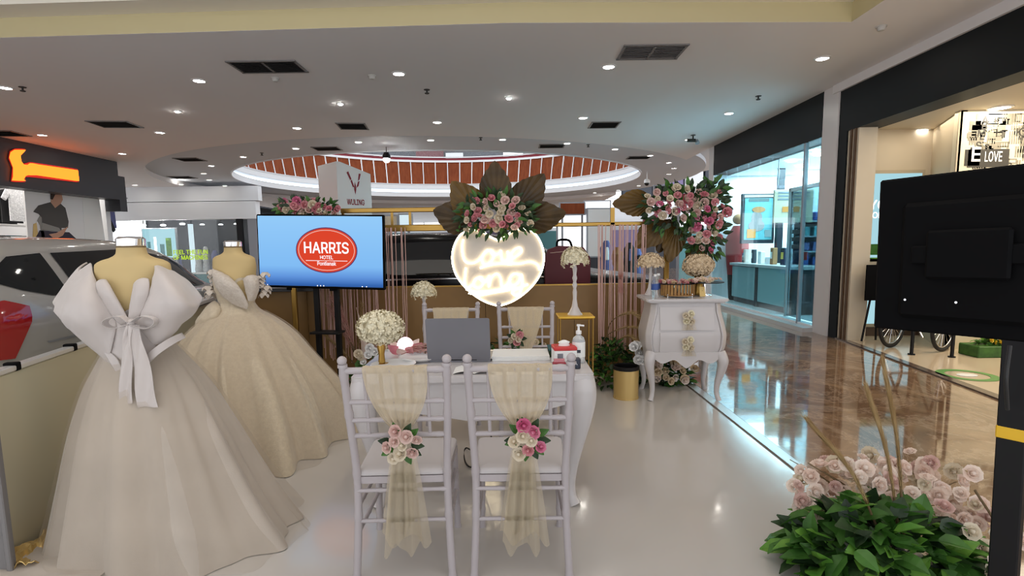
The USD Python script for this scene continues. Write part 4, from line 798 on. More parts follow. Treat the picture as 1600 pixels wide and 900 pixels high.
flower_stand('flower_vase', 'round tan flower ball in a low vase on the chest', 'flower arrangement', on_chest(.2, .16), .2, .135, .1, 7, 'flower_tan', 'gold_metal', True, 420, .05, [(.05, 0), (.055, .02), (.045, .1), (.03, .17), (.06, .2)])
# ================================================================== BIN, FLOOR PLANTS
bn = thing('waste_bin', 'round gold waste bin with dark rim on the platform', 'waste bin', (1.04, 4.78, 0))
obj('drum', lathe([(.105, .012), (.112, .0), (.115, .27)], 32), 'gold_bin', bn, 40); obj('rim', lathe([(.117, .268), (.119, .3), (.11, .302), (.108, .272)], 32), 'black_metal', bn, 40); obj('liner', lathe([(.108, .29), (.1, .2), (1e-4, .18)], 24), 'black_plastic', bn, True); obj('base_ring', lathe_closed([(.116, 0), (.116, .014)], 28), 'gold_bin', bn)
g_ = np.random.default_rng(41)
b1 = thing('foliage_arrangement', 'dark green foliage with white orchids between bin and backdrop', 'plants', (.98, 5.2, 0)); bush(b1, g_, 420, .3, .22, .5, .07, ('leaf_dark', 'leaf_green'), 40)
blooms(b1, [((.22 + g_.uniform(-.05, .08), -.2 + g_.uniform(-.04, .04), .3 + .2 * g_.random()), .045) for _ in range(9)], g_, 'orchid', ('white_plastic',), None); obj('orchid_stem', tube(bez([(.2, -.1, 0), (.22, -.15, .3), (.25, -.2, .5)], 12), .004, 6), 'leaf_green', b1)
b2 = thing('foliage_arrangement', 'green foliage with peach blossoms on the floor behind the chest', 'plants', (1.5, 5.25, 0)); bush(b2, g_, 380, .36, .14, .36, .075, ('leaf_dark', 'leaf_green'), 40)
blooms(b2, [((g_.uniform(-.1, .3), -.1 + g_.uniform(-.05, .03), .06 + .27 * g_.random()), g_.uniform(.03, .045)) for _ in range(26)], g_, 'blossom', ('blossom_pink', 'flower_tan'), None)
b3 = thing('foliage_arrangement', 'row of green plants with white buds behind the rear chairs', 'plants', (.0, 5.25, 0)); bush(b3, g_, 700, .62, .16, .5, .075, ('leaf_dark', 'leaf_green', 'leaf_dark'), 40)
blooms(b3, [((g_.uniform(-.1, .5), -.15 + g_.uniform(-.04, .03), .25 + .25 * g_.random()), g_.uniform(.022, .035)) for _ in range(20)], g_, 'blossom', ('rose_cream', 'flower_white', 'rose_pale'), None)
b4 = thing('foliage_arrangement', 'leafy plants with white flowers under the lit television', 'plants', (-1.25, 4.78, 0)); bush(b4, g_, 420, .34, .16, .44, .075, ('leaf_dark', 'leaf_green'), 40)
blooms(b4, [((g_.uniform(-.1, .15), -.2 + g_.uniform(-.04, .03), .3 + .25 * g_.random()), g_.uniform(.025, .04)) for _ in range(14)], g_, 'blossom', ('rose_cream', 'white_plastic'), None)
pg = thing('pampas_arrangement', 'dried pink pampas stems and white feather under the television', 'dried grass', (-1.62, 5.2, 0))
for (x, y, z, mm, r_) in ((-.15, .0, .93, 'pampas_pink', .05), (-.1, .03, .9, 'pampas_pink', .05), (-.19, .02, .86, 'pampas_pink', .04), (.16, -.02, .86, 'pampas', .035), (.38, .0, .62, 'pampas', .03), (-.3, .05, .6, 'pampas', .03)):
    p = bez([(x * -.4 + .1, 0, 0), (x * .3 + .05, y, z * .55), (x, y - .03, z)], 24); obj('stem', tube(p, .005, 6), 'stem_brown', pg, True); tag(obj('plume', plume(p[10:], r_, g_, 420, .14), mm, pg), kind='stuff')
p = bez([(.12, -.03, .1), (.16, -.06, .5), (.1, -.05, .83)], 20); P = np.array([[q + np.array([s * .03 * math.sin(PI * i / 19), .01 * abs(s), 0]) for s in np.linspace(-1, 1, 5)] for i, q in enumerate(p)]); obj('feather', shell(P, .002), 'blossom_pink', pg, True)
pr_ = thing('pampas_arrangement', 'drooping pale pampas stems beside the left of the chest', 'dried grass', (1.08, 5.35, 0))
for (x, y, z, s) in ((.25, -.35, .62, 1), (.34, -.3, .48, 1), (.18, -.4, .4, 1), (.0, -.1, .95, -1)):
    p = bez([(0, 0, 0), (x * -.5 * s, y * .3, z * .9), (x * .2, y * .7, z + .12), (x, y, z)], 30); obj('stem', tube(p, .004, 6), 'stem_brown', pr_, True); tag(obj('plume', plume(p[15:], .04, g_, 420, .12), 'pampas' if s > 0 else 'pampas_pink', pr_), kind='stuff')
# foreground plant at the right
FPX, FPY = 1.54, 2.12
fp = thing('foliage_arrangement', 'large bright green leafy plant at the bottom right corner', 'plants', (FPX, FPY, 0))
bush(fp, g_, 460, .44, .3, .3, .115, ('leaf_green', 'leaf_bright', 'leaf_green', 'leaf_dark'), 230, (0, 0, .02), .6)
for (x, y, z, x0) in ((-.38, -.1, .7, .02), (-.05, .06, .78, .1), (.04, .1, .88, .12)):
    p = bez([(x0, .02, .15), (x0 + (x - x0) * .45, y * .5, .15 + (z - .15) * .55), (x, y, z)], 30); obj('stem', tube(p, np.linspace(.006, .002, len(p)), 6), 'stem_brown', fp, True); tag(obj('plume', plume(p[6:], .013, g_, 900, .15), 'pampas', fp), kind='stuff')
bl = thing('blossom_branch', 'pale pink blossom branches behind the bottom right plant', 'flowers', (1.72, 2.35, -.04))
for i in range(9):
    a = np.array([0, 0, .0]); e = np.array([g_.uniform(-.4, .4), g_.uniform(-.1, .15), g_.uniform(.18, .42)]); p = bez([a, e * .5 + (0, 0, .08), e], 12); obj('branch', tube(p, np.linspace(.006, .002, len(p)), 6), 'stem_brown', bl, True)
blooms(bl, [((g_.uniform(-.42, .4), g_.uniform(-.12, .16), .16 + .26 * g_.random()), g_.uniform(.026, .042)) for _ in range(120)], g_, 'blossom', ('blossom_pink', 'blossom_pink', 'rose_cream', 'rose_pale'), (.5, .2, .2, .1), (-.3, -.5, .6), .6)
bl2 = thing('blossom_branch', 'loose pink petals and blossoms behind the television pole', 'flowers', (2.05, 2.1, -.04))
blooms(bl2, [((g_.uniform(-.22, .22), g_.uniform(-.2, .3), .02 + .3 * g_.random() ** 1.3), g_.uniform(.026, .042)) for _ in range(50)], g_, 'blossom', ('blossom_pink', 'rose_cream', 'rose_pale'), (.6, .2, .2), (-.2, -.5, .6), .6)
obj('branch', tube(bez([(0, 0, 0), (.02, .05, .2), (-.05, .1, .36)], 10), .005, 6), 'stem_brown', bl2)
cb = [gz(1330, 800, .01), gz(1290, 800, .008), gz(1265, 838, .008), gz(1285, 868, .008), gz(1250, 862, .008), gz(1247, 875, .02), gz(1275, 882, .008), gz(1300, 862, .01), gz(1330, 880, .01)]
tag(obj('power_cable', tube(bez(cb, 80), .0045, 8), 'cord_black'), 'black cable looping on the platform by the corner plant', 'cable')
tag(obj('power_cable', tube(bez([gz(752, 585, .6), (-.13, 2.95, .2), gz(728, 700, .01), gz(735, 730, .008), gz(800, 720, .008)], 50), .005, 8), 'cord_black'), 'black cable dropping from the desk between the chairs', 'cable')
# ================================================================== BACKDROP FRAME, HEART SIGN, FLORALS, STRINGS
fr = thing('backdrop_frame', 'gold metal frame rail holding the heart sign and flowers', 'frame')
FYY = 5.4
obj('lower_rail', box2((-2.25, FYY - .02, 1.565), (.35, FYY + .02, 1.63), .006), 'gold_metal', fr); obj('lower_rail', box2((.35, FYY - .02, 1.59), (1.6, FYY + .02, 1.63), .006), 'gold_metal', fr)
obj('upper_rail', box2((-1.7, FYY - .02, 1.755), (-.35, FYY + .02, 1.8), .006), 'gold_metal', fr)
for x in (-2.22, 1.57): obj('upright', box2((x - .025, FYY - .02, 0), (x + .025, FYY + .02, 1.64), .006), 'gold_metal', fr)
for x in (-1.68, -1.19, -1.01, -.37): obj('spacer', box2((x - .012, FYY - .012, 1.62), (x + .012, FYY + .012, 1.77)), 'gold_metal', fr)
obj('spacer', box2((1.0, FYY - .02, 1.6), (1.04, FYY + .02, 1.77)), 'gold_metal', fr)
HY = 5.3
def heart(n=80):
    P = []
    for t in np.linspace(0, 2 * PI, n, endpoint=False):
        x = 16 * math.sin(t) ** 3; y = 13 * math.cos(t) - 5 * math.cos(2 * t) - 2 * math.cos(3 * t) - math.cos(4 * t); P.append((x, y))
    return np.array(P)
HC = gy(778.5, 418, HY)
_h = bez([(0, 42), (12, 48), (26, 57), (43, 59), (58, 51), (68, 34), (71.5, 14), (67, -8), (55, -27), (38, -43), (20, -54), (2, -60)], 60) * HY / F * 1.0
hp = np.vstack([_h, (_h * (-1, 1))[::-1][1:-1]])
hs = thing('heart_sign', 'glowing white neon heart sign lettered in script', 'neon sign', HC)
obj('acrylic_plate', face(Polygon(hp).buffer(.004), .01, (0, .012, 0)), 'acrylic', hs)
obj('neon_outline', tube(np.array([(x, -.006, z) for x, z in np.vstack([hp, hp[:2]])]), .0095, 8, False), 'neon', hs, True)
def hx(px, py): q = gy(px, py, HY); return np.array([q[0] - HC[0], -.012, q[2] - HC[2]])
def stroke(name, pts, r=.0095): obj(name, tube(bez([hx(*p) for p in pts], 10 * len(pts)), r, 8), 'neon', hs, True)
stroke('letter_stroke', [(724, 374), (722, 386), (724, 402), (729, 410), (740, 411), (750, 405), (757, 395), (763, 390)])
stroke('letter_stroke', [(764, 391), (757, 396), (753, 406), (758, 414), (768, 408), (772, 396), (766, 391), (771, 399), (779, 396), (783, 391)])
stroke('letter_stroke', [(783, 391), (784, 404), (788, 411), (794, 402), (793, 393), (799, 404), (807, 400), (815, 393), (812, 387), (803, 391), (796, 402), (800, 411), (812, 412), (828, 409), (840, 414), (843, 422)])
stroke('letter_stroke', [(750, 419), (762, 415), (780, 412), (800, 413)])
stroke('letter_stroke', [(728, 418), (727, 430), (726, 440), (729, 450), (738, 445), (744, 436), (750, 433)])
stroke('letter_stroke', [(750, 433), (742, 437), (740, 446), (748, 450), (755, 443), (753, 434), (748, 434), (757, 441), (764, 432)])
stroke('letter_stroke', [(764, 430), (764, 448), (768, 434), (776, 428), (782, 434), (784, 447), (790, 447), (798, 436)])
stroke('letter_stroke', [(814, 430), (803, 428), (796, 436), (799, 446), (809, 442), (815, 429), (816, 446), (812, 458), (806, 462), (800, 456), (812, 450), (825, 444)])
stroke('swash', [(728, 452), (742, 456), (762, 455), (785, 452), (806, 450)])
stroke('swash', [(732, 458), (750, 461), (772, 457), (796, 453)])
for x in (-.2, .2): obj('hanging_strap', box((x, .02, .39), (.006, .004, .22)), 'clear_plastic', hs)
gf = np.random.default_rng(51)
def arrangement(name, label, leaves, blooms_, greens, Y, seed, mm, w):
    t = thing(name, label, 'flower arrangement'); g = np.random.default_rng(seed)
    for (bx, by, tx, ty, wd, m, dy) in leaves:
        b = gy(bx, by, Y + .05); e = gy(tx, ty, Y + .05 + dy); L = np.linalg.norm(e - b); W = wd / F * Y / L * .86
        obj('palm_leaf', orient(palm(L * 1.0, W * L, 13, .06), b, e, (.15 * g.normal(), -1, .1)), m, t)
    for (cx, cy, rx, ry, n, r0, r1) in blooms_:
        for i in range(n):
            a = i * 2.39996 + .5; k = math.sqrt((i + .5) / n); q = gy(cx + rx * k * math.cos(a), cy + ry * k * math.sin(a), Y - .06 - .07 * (1 - k) + .03 * g.normal())
            m = mm[int(g.choice(len(mm), p=w))]; obj('rose', aim(rose(g.uniform(r0, r1), g), rdir(g, .6, (.3 * math.cos(a) * k, -1, -.3 * math.sin(a) * k + .2)), q, g.uniform(0, 6)), m, t)
    out = {}
    for (cx, cy, rx, ry, n, L) in greens:
        for i in range(n):
            a = g.uniform(0, 2 * PI); k = math.sqrt(g.uniform(0, 1)); q = gy(cx + rx * k * math.cos(a), cy + ry * k * math.sin(a), Y - .03 + .04 * g.normal()); d = np.array([math.cos(a) + .4 * g.normal(), -.5, -math.sin(a) + .4 * g.normal()])
            mm2 = ('leaf_dark', 'leaf_green', 'leaf_dark')[i % 3]; out.setdefault(mm2, []).append(orient(leaf(L * g.uniform(.7, 1.2), L * .5, .2, .3), q, q + d * L, (g.normal() * .4, -1, .3)))
    for m, l in out.items(): tag(obj('greenery', cat(l), m, t), kind='stuff')
    return t
PM = ('rose_pink', 'rose_pale', 'rose_cream', 'rose_magenta')
arrangement('flower_arrangement', 'pink roses with brown palm leaves above the glowing heart', [(738, 346, 674, 327, 66, 'palm_brown', .02), (748, 338, 704, 280, 62, 'palm_gold', .0), (775, 322, 773, 248, 60, 'palm_brown', -.02), (804, 330, 852, 268, 62, 'palm_brown', .0), (812, 344, 888, 331, 62, 'palm_brown', .02)],
    [(776, 332, 52, 27, 30, .03, .044), (748, 350, 30, 12, 8, .026, .038), (800, 350, 34, 10, 8, .028, .038)], [(776, 334, 60, 32, 190, .08), (738, 360, 24, 6, 26, .05), (806, 358, 30, 6, 26, .05)], 5.25, 1, PM, (.42, .26, .26, .06))
arrangement('rose_arrangement', 'mixed pink rose spray with gold palm leaves above the chest', [(1018, 316, 955, 318, 50, 'palm_gold', .0), (1040, 345, 992, 388, 52, 'palm_gold', -.05), (1058, 352, 1046, 412, 44, 'palm_gold', -.06), (1094, 378, 1078, 424, 38, 'palm_gold', -.04), (1046, 342, 1030, 398, 50, 'palm_brown', .02)],
    [(1040, 318, 34, 26, 20, .028, .043), (1072, 316, 30, 28, 14, .03, .045), (1112, 325, 28, 28, 18, .032, .05), (1100, 364, 26, 30, 17, .03, .045)], [(1070, 325, 66, 38, 210, .085), (1100, 365, 34, 38, 110, .08), (1115, 300, 18, 22, 30, .09)], 5.3, 2, PM, (.34, .3, .26, .1))
obj_ = stage.GetPrimAtPath('/World/rose_arrangement'); sp = bez([gy(1112, 330, 5.25), gy(1110, 305, 5.25), gy(1103, 284, 5.25)], 12); obj('upright_twig', tube(sp, .005, 6), 'leaf_dark', obj_)
arrangement('rose_garland', 'pink and cream rose garland above the lit television', [], [(470, 324, 34, 12, 26, .03, .044), (508, 329, 26, 7, 12, .026, .036)], [(480, 325, 46, 13, 110, .07)], 5.3, 3, PM, (.4, .25, .25, .1))
def strings(label, x0, x1, n, z1, z0, seed, m):
    g = np.random.default_rng(seed); ms = []
    for i in range(n):
        x = g.uniform(x0, x1); y = FYY - .04 - g.uniform(0, .1); zb = z0 + g.uniform(-.1, .12); k = g.uniform(-.02, .02)
        ms.append(tube([(x, y, z1), (x + k * .4, y, (z1 + zb) / 2), (x + k, y - .01, zb)], .0042, 5))
    return tag(obj('string_curtain', cat(ms), m), label, 'string curtain', None, 'stuff')
strings('curtain of thin pink strings hanging left behind the television', -1.95, -1.05, 60, 1.6, .35, 1, 'string_pink')
strings('curtain of thin pink strings hanging between gold table and chest', .86, 1.35, 34, 1.6, .3, 2, 'string_pink')
# ================================================================== CARS
def car_body(L=4.4, W=1.74, H=1.5, belt=.98, clear=.2, rear_quarter=True):
    """Half width hw(s, z) and roof line of a hatchback; s runs from the rear (0) to the nose (1)."""
    roof = PchipInterpolator([0, .015, .06, .14, .3, .48, .58, .72, .8, .95, 1.0], [.98, 1.2, 1.43, 1.48, H, 1.47, 1.38, 1.06, 1.0, .9, .7])
    plan = PchipInterpolator([0, .03, .1, .3, .6, .85, .96, 1.0], [.84, .92, .97, 1.0, 1.0, .96, .82, .6])
    def hw(s, z):
        w = W / 2 * float(plan(s)); zr = float(roof(s)); lower = 1 - .12 * max(0, (.55 - z) / .5) ** 2
        k = min(1., max(0., (z - belt) / max(.03, zr - belt))); g = 1 - .26 * k ** 1.25; top = math.sqrt(max(0, 1 - min(1., max(0., (z - zr + .11) / .11)) ** 2)); return w * lower * g * (1 - .25 * (1 - top) ) if z < zr - .001 else w * g * .6
    return L, H, belt, clear, roof, hw
def make_car(name, label, paint, loc, rz, sc=1., tail=True, windows=True):
    L, H, belt, clear, roof, hw = car_body(); t = thing(name, label, 'car', loc, rz); P = []
    for s in np.linspace(0, 1, 60):
        zr = float(roof(s)); zz = np.concatenate([np.linspace(clear, zr - .11, 13), zr - .11 + .11 * np.sin(np.linspace(.15, PI / 2, 6))]); right = [(hw(s, z), z) for z in zz]; row = [(x, s * L, z) for x, z in right] + [(x0 * f, s * L, zr + .02 * (1 - f * f)) for x0, f in ((right[-1][0], .66), (right[-1][0], .33), (0, 0))]
        row += [(-x, y, z) for x, y, z in row[::-1][1:]]; P.append(row)
    P = np.array(P) * sc
    body = grid(P); c0 = P[0].mean(0); c1 = P[-1].mean(0); n = P.shape[1]
    caps = trimesh.Trimesh(np.vstack([P[0], P[-1], c0, c1]), [[2 * n, i + 1, i] for i in range(n - 1)] + [[2 * n + 1, n + i, n + i + 1] for i in range(n - 1)], process=False)
    obj('body', cat(body, caps), paint, t, 35)
    def patch(nm, poly, m, side=1, off=.006):
        pg = Polygon(poly); x0, y0, x1, y1 = pg.bounds; ms = []
        tri = trimesh.creation.triangulate_polygon(pg.segmentize(.06) if hasattr(pg, 'segmentize') else pg, engine='earcut'); v, f = tri; v, f = trimesh.remesh.subdivide_to_size(np.column_stack([v, np.zeros(len(v))]), f, .07)[:2]
        V = np.array([(side * (hw(min(1, max(0, a / L)), b) + off), a, b) for a, b, _ in v]) * sc; return obj(nm, trimesh.Trimesh(V, f if side < 0 else f[:, ::-1] if False else f, process=False), m, t, True)
    for s in (1, -1):
        patch('quarter_window', [(.27, 1.21), (.34, 1.3), (.46, 1.365), (.74, 1.385), (.78, 1.08), (.62, 1.1), (.42, 1.15)], 'car_glass', s)
        patch('rear_window', [(.83, 1.385), (1.75, 1.41), (1.75, 1.02), (1.0, 1.03), (.88, 1.06)], 'car_glass', s); patch('front_window', [(1.84, 1.4), (2.4, 1.33), (2.9, 1.1), (2.85, 1.02), (1.84, 1.02)], 'car_glass', s)
        patch('tail_light', [(.01, .76), (.01, 1.08), (.26, 1.1), (.4, 1.05), (.38, .95), (.24, .74)], 'tail_red', s, .012); patch('tail_lens', [(.01, .82), (.01, .94), (.1, .945), (.12, .86), (.07, .8)], 'tail_clear', s, .02)
        patch('belt_trim', [(.9, .965), (2.95, .985), (2.95, 1.0), (.9, .985)], 'chrome', s, .008); patch('crease', [(.5, .79), (3.4, .8), (3.4, .815), (.5, .805)], 'grey_metal', s, .004)
        for y in (1.35, 2.3): patch('door_handle', [(y, .87), (y + .18, .875), (y + .18, .9), (y, .895)], 'chrome', s, .02)
        for y in (.82, 3.5):
            w = T(cat(lathe_closed([(.2, -.09), (.31, -.08), (.325, -.04), (.325, .04), (.31, .08), (.2, .09)], 32)), (0, 0, 0), ry=PI / 2); obj('wheel', T(w, np.array([s * .79, y, .325]) * sc, s=sc), 'tyre', t, 40); rim_ = T(lathe_closed([(.2, .05), (.19, .075), (.06, .07), (.05, .085)], 20), (0, 0, 0), ry=PI / 2 * s); obj('wheel_rim', T(rim_, np.array([s * .8, y, .325]) * sc, s=sc), 'chrome', t, 40)
    obj('rear_glass', T(shell([[(x, .06 + (z - 1.02) * .3 - .01, z) for x in np.linspace(-.6, .6, 5)] for z in np.linspace(1.04, 1.36, 4)], .01), (0, -.0, 0), s=sc), 'car_glass', t)
    return t
LH = math.atan2(-dd[0], dd[1]) if False else math.atan2(dd[1], dd[0]) - PI / 2
make_car('car', 'silver hatchback car parked behind the left partition', 'car_silver', (-4.02, 3.0, -.04), math.radians(7), 1.04)
make_car('car', 'black car parked broadside behind the gold backdrop', 'car_black', (-2.5, 7.5, -.04), -PI / 2 + math.radians(-3), 1.08)
ld = thing('display_board', 'maroon upright case with handle beside the heart sign', 'case', (gy(886, 447, 6.15)[0], 6.15, -.04))
obj('body', T(extrude(Polygon([(-.25, .005), (.25, .005), (.26, 1.3), (.18, 1.42), (-.1, 1.44), (-.22, 1.4), (-.26, 1.3)]).buffer(-.02).buffer(.02), .16), (0, .08, 0), rx=PI / 2), 'maroon', ld); obj('handle', tube(bez([(-.12, 0, 1.42), (-.1, 0, 1.5), (.02, 0, 1.5), (.06, 0, 1.42)], 16), .012, 8), 'black_plastic', ld); obj('trim_line', tube(bez([(-.2, -.082, 1.36), (0, -.082, 1.375), (.17, -.082, 1.36)], 10), .006, 6), 'rose_pale', ld)
# totem
tm = thing('brand_totem', 'white sloped top totem with red emblem behind the television', 'totem', (gy(529, 330, 10.)[0], 10., -.04), PI / 4); 
zt_ = gy(529, 252, 10.)[2] + .04; zt2 = gy(577, 271, 10.4)[2] + .04
a_, b_ = -.30, .42
pts = [(a_, zt_), (b_, zt2)]
obj('body', T(extrude(Polygon([(0, 0), (.7, 0), (.7, zt2), (.08, zt_), (0, zt_)]), .75, basis((0, .75, 0), (1, 0, 0), (0, 0, 1))), (0, 0, 0)), 'white_plastic', tm)
ex = lambda x, z: (x - .1, z)
def emb(p): return face(Polygon(p), .004, (0, -.001, 0))
cxm, czm = .36, zt2 - .2
obj('emblem', cat(*[emb([(cxm + x * .16, czm + z * .17) for x, z in q]) for q in ([(-1, 1.1), (-.8, 1.25), (-.45, .45), (-.6, .3)], [(-.55, .2), (-.4, .38), (-.1, -.45), (-.3, -.4)], [(.8, 1.1), (.55, 1.1), (.4, .3), (.6, .45)], [(.6, .3), (.4, .2), (.15, -.5), (.45, -.25)], [(0, .15), (-.14, -.6), (0, -1.2), (.14, -.6)])]), 'dark_red', tm)
obj('lettering', text('WULING', .1, .004, (cxm, -.001, czm - .4), bold=True, w=.36), 'dark_red', tm)
# ================================================================== CEILING FITTINGS
def fitting(nm, mk, protos={}):
    return None
_proto = {}
def place(kind, maker, loc, label, cat_, group, rz=0.):
    if kind not in _proto: t = maker(thing(kind, label, cat_, loc, rz, group)); _proto[kind] = t; return t
    return dup(_proto[kind], loc, rz, label, group)
def mk_down(t): obj('rim', lathe([(.1, 0), (.1, -.006), (.075, -.01), (.072, 0)], 24), 'white_plastic', t, 40); obj('lamp', lathe([(1e-4, -.004), (.072, -.004)], 20)if 1 else None, 'downlight_glow', t); return t
def mk_spot(t): obj('rim', lathe([(.06, 0), (.06, -.006), (.04, -.01), (.038, 0)], 20), 'white_plastic', t, 40); obj('lamp', lathe_closed([(.036, -.004), (.03, -.02), (.012, -.028)], 16), 'spot_glow', t); return t
rows = [('downlights nearest the camera', 'recessed warm downlight in the ceiling row nearest the camera', CZ, 'ceiling_downlight', mk_down, [(8, 137), (311, 126), (623, 115), (951, 104), (1285, 91)]),
 ('downlights of the second row', 'recessed downlight in the ceiling row just before the oval recess', CZ, 'ceiling_downlight', mk_down, [(66, 211), (250, 207), (464, 200), (683, 191), (911, 184), (1139, 177)]),
 ('small spots in the flat ceiling', 'small bright spot between the two downlight rows', CZ, 'ceiling_spot', mk_spot, [(277, 174), (532, 162), (795, 153)]),
 ('downlights in the oval soffit front', 'small downlight along the front of the oval soffit ring', SZ, 'ceiling_downlight', mk_down, [(380, 245), (462, 232), (560, 222), (673, 219), (785, 218), (886, 224), (961, 233)]),
 ('downlights at the left end of the soffit', 'small downlight clustered at the left end of the soffit ring', SZ, 'ceiling_downlight', mk_down, [(330, 259), (318, 271), (327, 281), (351, 290), (378, 297)]),
 ('downlights at the right end of the soffit', 'small downlight clustered at the right end of the soffit ring', SZ, 'ceiling_downlight', mk_down, [(1016, 243), (1045, 254), (1053, 263), (1045, 272)]),
 ('far downlights under the atrium rim', 'tiny far downlight in the soffit beyond the atrium rim', SZ, 'ceiling_downlight', mk_down, [(417, 304), (591, 314), (637, 316), (998, 290), (929, 301), (966, 297)]),
 ('downlights by the left shops', 'downlight near the left shop fascias', CZ, 'ceiling_downlight', mk_down, [(191, 240), (211, 289), (283, 288)]),
 ('downlight by the ceiling camera', 'downlight beside the spot cluster at the right of the oval recess', CZ, 'ceiling_downlight', mk_down, [(1076, 218)])]
ORD = ('leftmost', 'second from the left', 'third from the left', 'fourth from the left', 'fifth from the left', 'sixth from the left', 'seventh from the left')
for gname, lb0, z, kind, mk, pts in rows:
    for i, p in enumerate(sorted(pts)):
        lb = lb0 + (', ' + ('rightmost' if i == len(pts) - 1 else ORD[i]) if len(pts) > 1 else '')
        q = gz(p[0], p[1], z); place(kind, mk, (q[0], q[1], z), lb, 'ceiling light', gname if len(pts) > 1 else None)
hb = thing('hanging_spot', 'very bright round spotlight hanging in front of the wood parapet', 'spotlight', gy(604, 249, 13.3)); obj('lamp', trimesh.creation.icosphere(3, .085), 'spot_glow', hb, True); obj('housing', T(lathe([(.09, .0), (.1, .06), (.06, .14), (1e-4, .15)], 20), (0, 0, .02)), 'black_metal', hb, 40)
zh = SZ - gy(604, 249, 13.3)[2]; obj('cable', tube([(0, 0, .16), (0, 0, max(.3, zh))], .008, 6), 'black_metal', hb)
def vent(lb, px, py, z, w, d, rz=0., m='vent_dark', mid=True):
    q = gz(px, py, z); t = thing('air_vent', lb, 'air vent', (q[0], q[1], z), rz)
    obj('frame', cat(box((0, d / 2, -.006), (w + .04, .03, .016)), box((0, -d / 2, -.006), (w + .04, .03, .016)), box((w / 2, 0, -.006), (.03, d, .016)), box((-w / 2, 0, -.006), (.03, d, .016)), *([box((0, 0, -.007), (.03, d, .014))] if mid else [])), 'vent_grey', t)
    obj('recess', box((0, 0, -.001), (w, d, .002)), m, t)
    obj('slats', cat(*[T(box((0, 0, 0), (w - .02, .03, .003)), (0, y, -.008), rx=.6) for y in np.arange(-d / 2 + .04, d / 2 - .02, .05)]), m, t)
vent('two panel dark air vent, left of the near ceiling', 419, 104, CZ, .82, .42)
vent('two panel grey air vent, right of the near ceiling', 1018, 81, CZ, .72, .46, 0, 'vent_grey')
vent('dark air vent above the white totem in the flat ceiling', 551, 197, CZ, .5, .5, .12, mid=False)
vent('dark air vent right of centre before the oval recess', 944, 195, CZ, .52, .5, 0, mid=False)
vent('dark air vent above the hammer sign shop end', 180, 194, CZ, .66, .5, .1, mid=False)
vent('dark air vent at the far left edge of the ceiling', 6, 208, CZ, .6, .5, .1, mid=False)
vent('small dark vent in the soffit above the totem', 511, 232, SZ, .6, .45, .0, mid=False)
vent('small dark vent in the soffit right of the palm leaves', 862, 228, SZ, .6, .45, .0, mid=False)
vent('small dark vent at the left end of the soffit', 297, 249, SZ, .6, .5, .0, mid=False); vent('small dark vent near the right end of the soffit', 998, 246, SZ, .6, .45, .0, mid=False)
vent('small vent by the left soffit lights cluster', 285, 277, SZ, .7, .5, .0, mid=False)
def mk_spr(t): obj('pipe', lathe_closed([(.012, -.05), (.012, .0)], 10), 'vent_dark', t); obj('head', lathe_closed([(.03, -.06), (.035, -.05), (.012, -.04)], 12), 'vent_dark', t); obj('plate', lathe_closed([(.045, -.006), (.045, 0)], 16), 'vent_dark', t); return t
for p, z, lb in (((35, 136), CZ, 'dark sprinkler head beside the left edge downlight'), ((667, 140), CZ, 'dark sprinkler head in the middle of the flat ceiling'), ((1185, 150), CZ, 'dark sprinkler head near the right black fascia'), ((751, 215), SZ, 'tiny sprinkler head in the soffit above the palm leaves'), ((919, 226), SZ, 'tiny sprinkler head in the soffit right of the small vent'), ((409, 239), SZ, 'tiny sprinkler head in the soffit at left')):
    q = gz(*p, z); place('sprinkler', mk_spr, (q[0], q[1], z), lb, 'sprinkler', None)
def mk_det(t): obj('base', lathe_closed([(.055, -.012), (.055, 0)], 20), 'detector', t, 40); obj('dome', lathe_closed([(.012, -.05), (.032, -.046), (.045, -.012)], 20), 'detector', t, 40); return t
for p, lb in (((430, 122), 'beige smoke detector below the left near vent'), ((581, 118), 'brownish smoke detector left of the centre downlight'), ((1377, 41), 'round smoke detector at upper right near the black fascia')):
    q = gz(*p, CZ); place('smoke_detector', mk_det, (q[0], q[1], CZ), lb, 'smoke detector', None)
q = gz(1083, 211, CZ); cc = thing('ceiling_camera', 'small bracket camera on the ceiling right of the oval recess', 'camera', (q[0], q[1], CZ)); obj('bracket', cat(lathe_closed([(.05, -.01), (.05, 0)], 14), tube([(0, 0, 0), (0, 0, -.1)], .015, 8)), 'vent_dark', cc); obj('camera_body', T(lathe_closed([(.035, 0), (.035, .16), (.03, .17)], 14), (.05, 0, -.11), ry=-PI / 2), 'vent_dark', cc); obj('spot_head', T(lathe_closed([(.03, 0), (.05, .08)], 12), (.1, .05, -.1), rx=2.6), 'grey_metal', cc)
q = gz(1011, 268, SZ); dc = thing('dome_camera', 'dome camera hanging under the right part of the soffit', 'camera', (q[0], q[1], SZ)); obj('stem', tube([(0, 0, 0), (0, 0, -.25)], .02, 8), 'white_plastic', dc); obj('housing', lathe_closed([(.06, -.25), (.1, -.3), (.1, -.38)], 18), 'white_plastic', dc, 40); obj('dome', T(trimesh.creation.icosphere(2, .085), (0, 0, -.39)), 'black_gloss', dc, True)
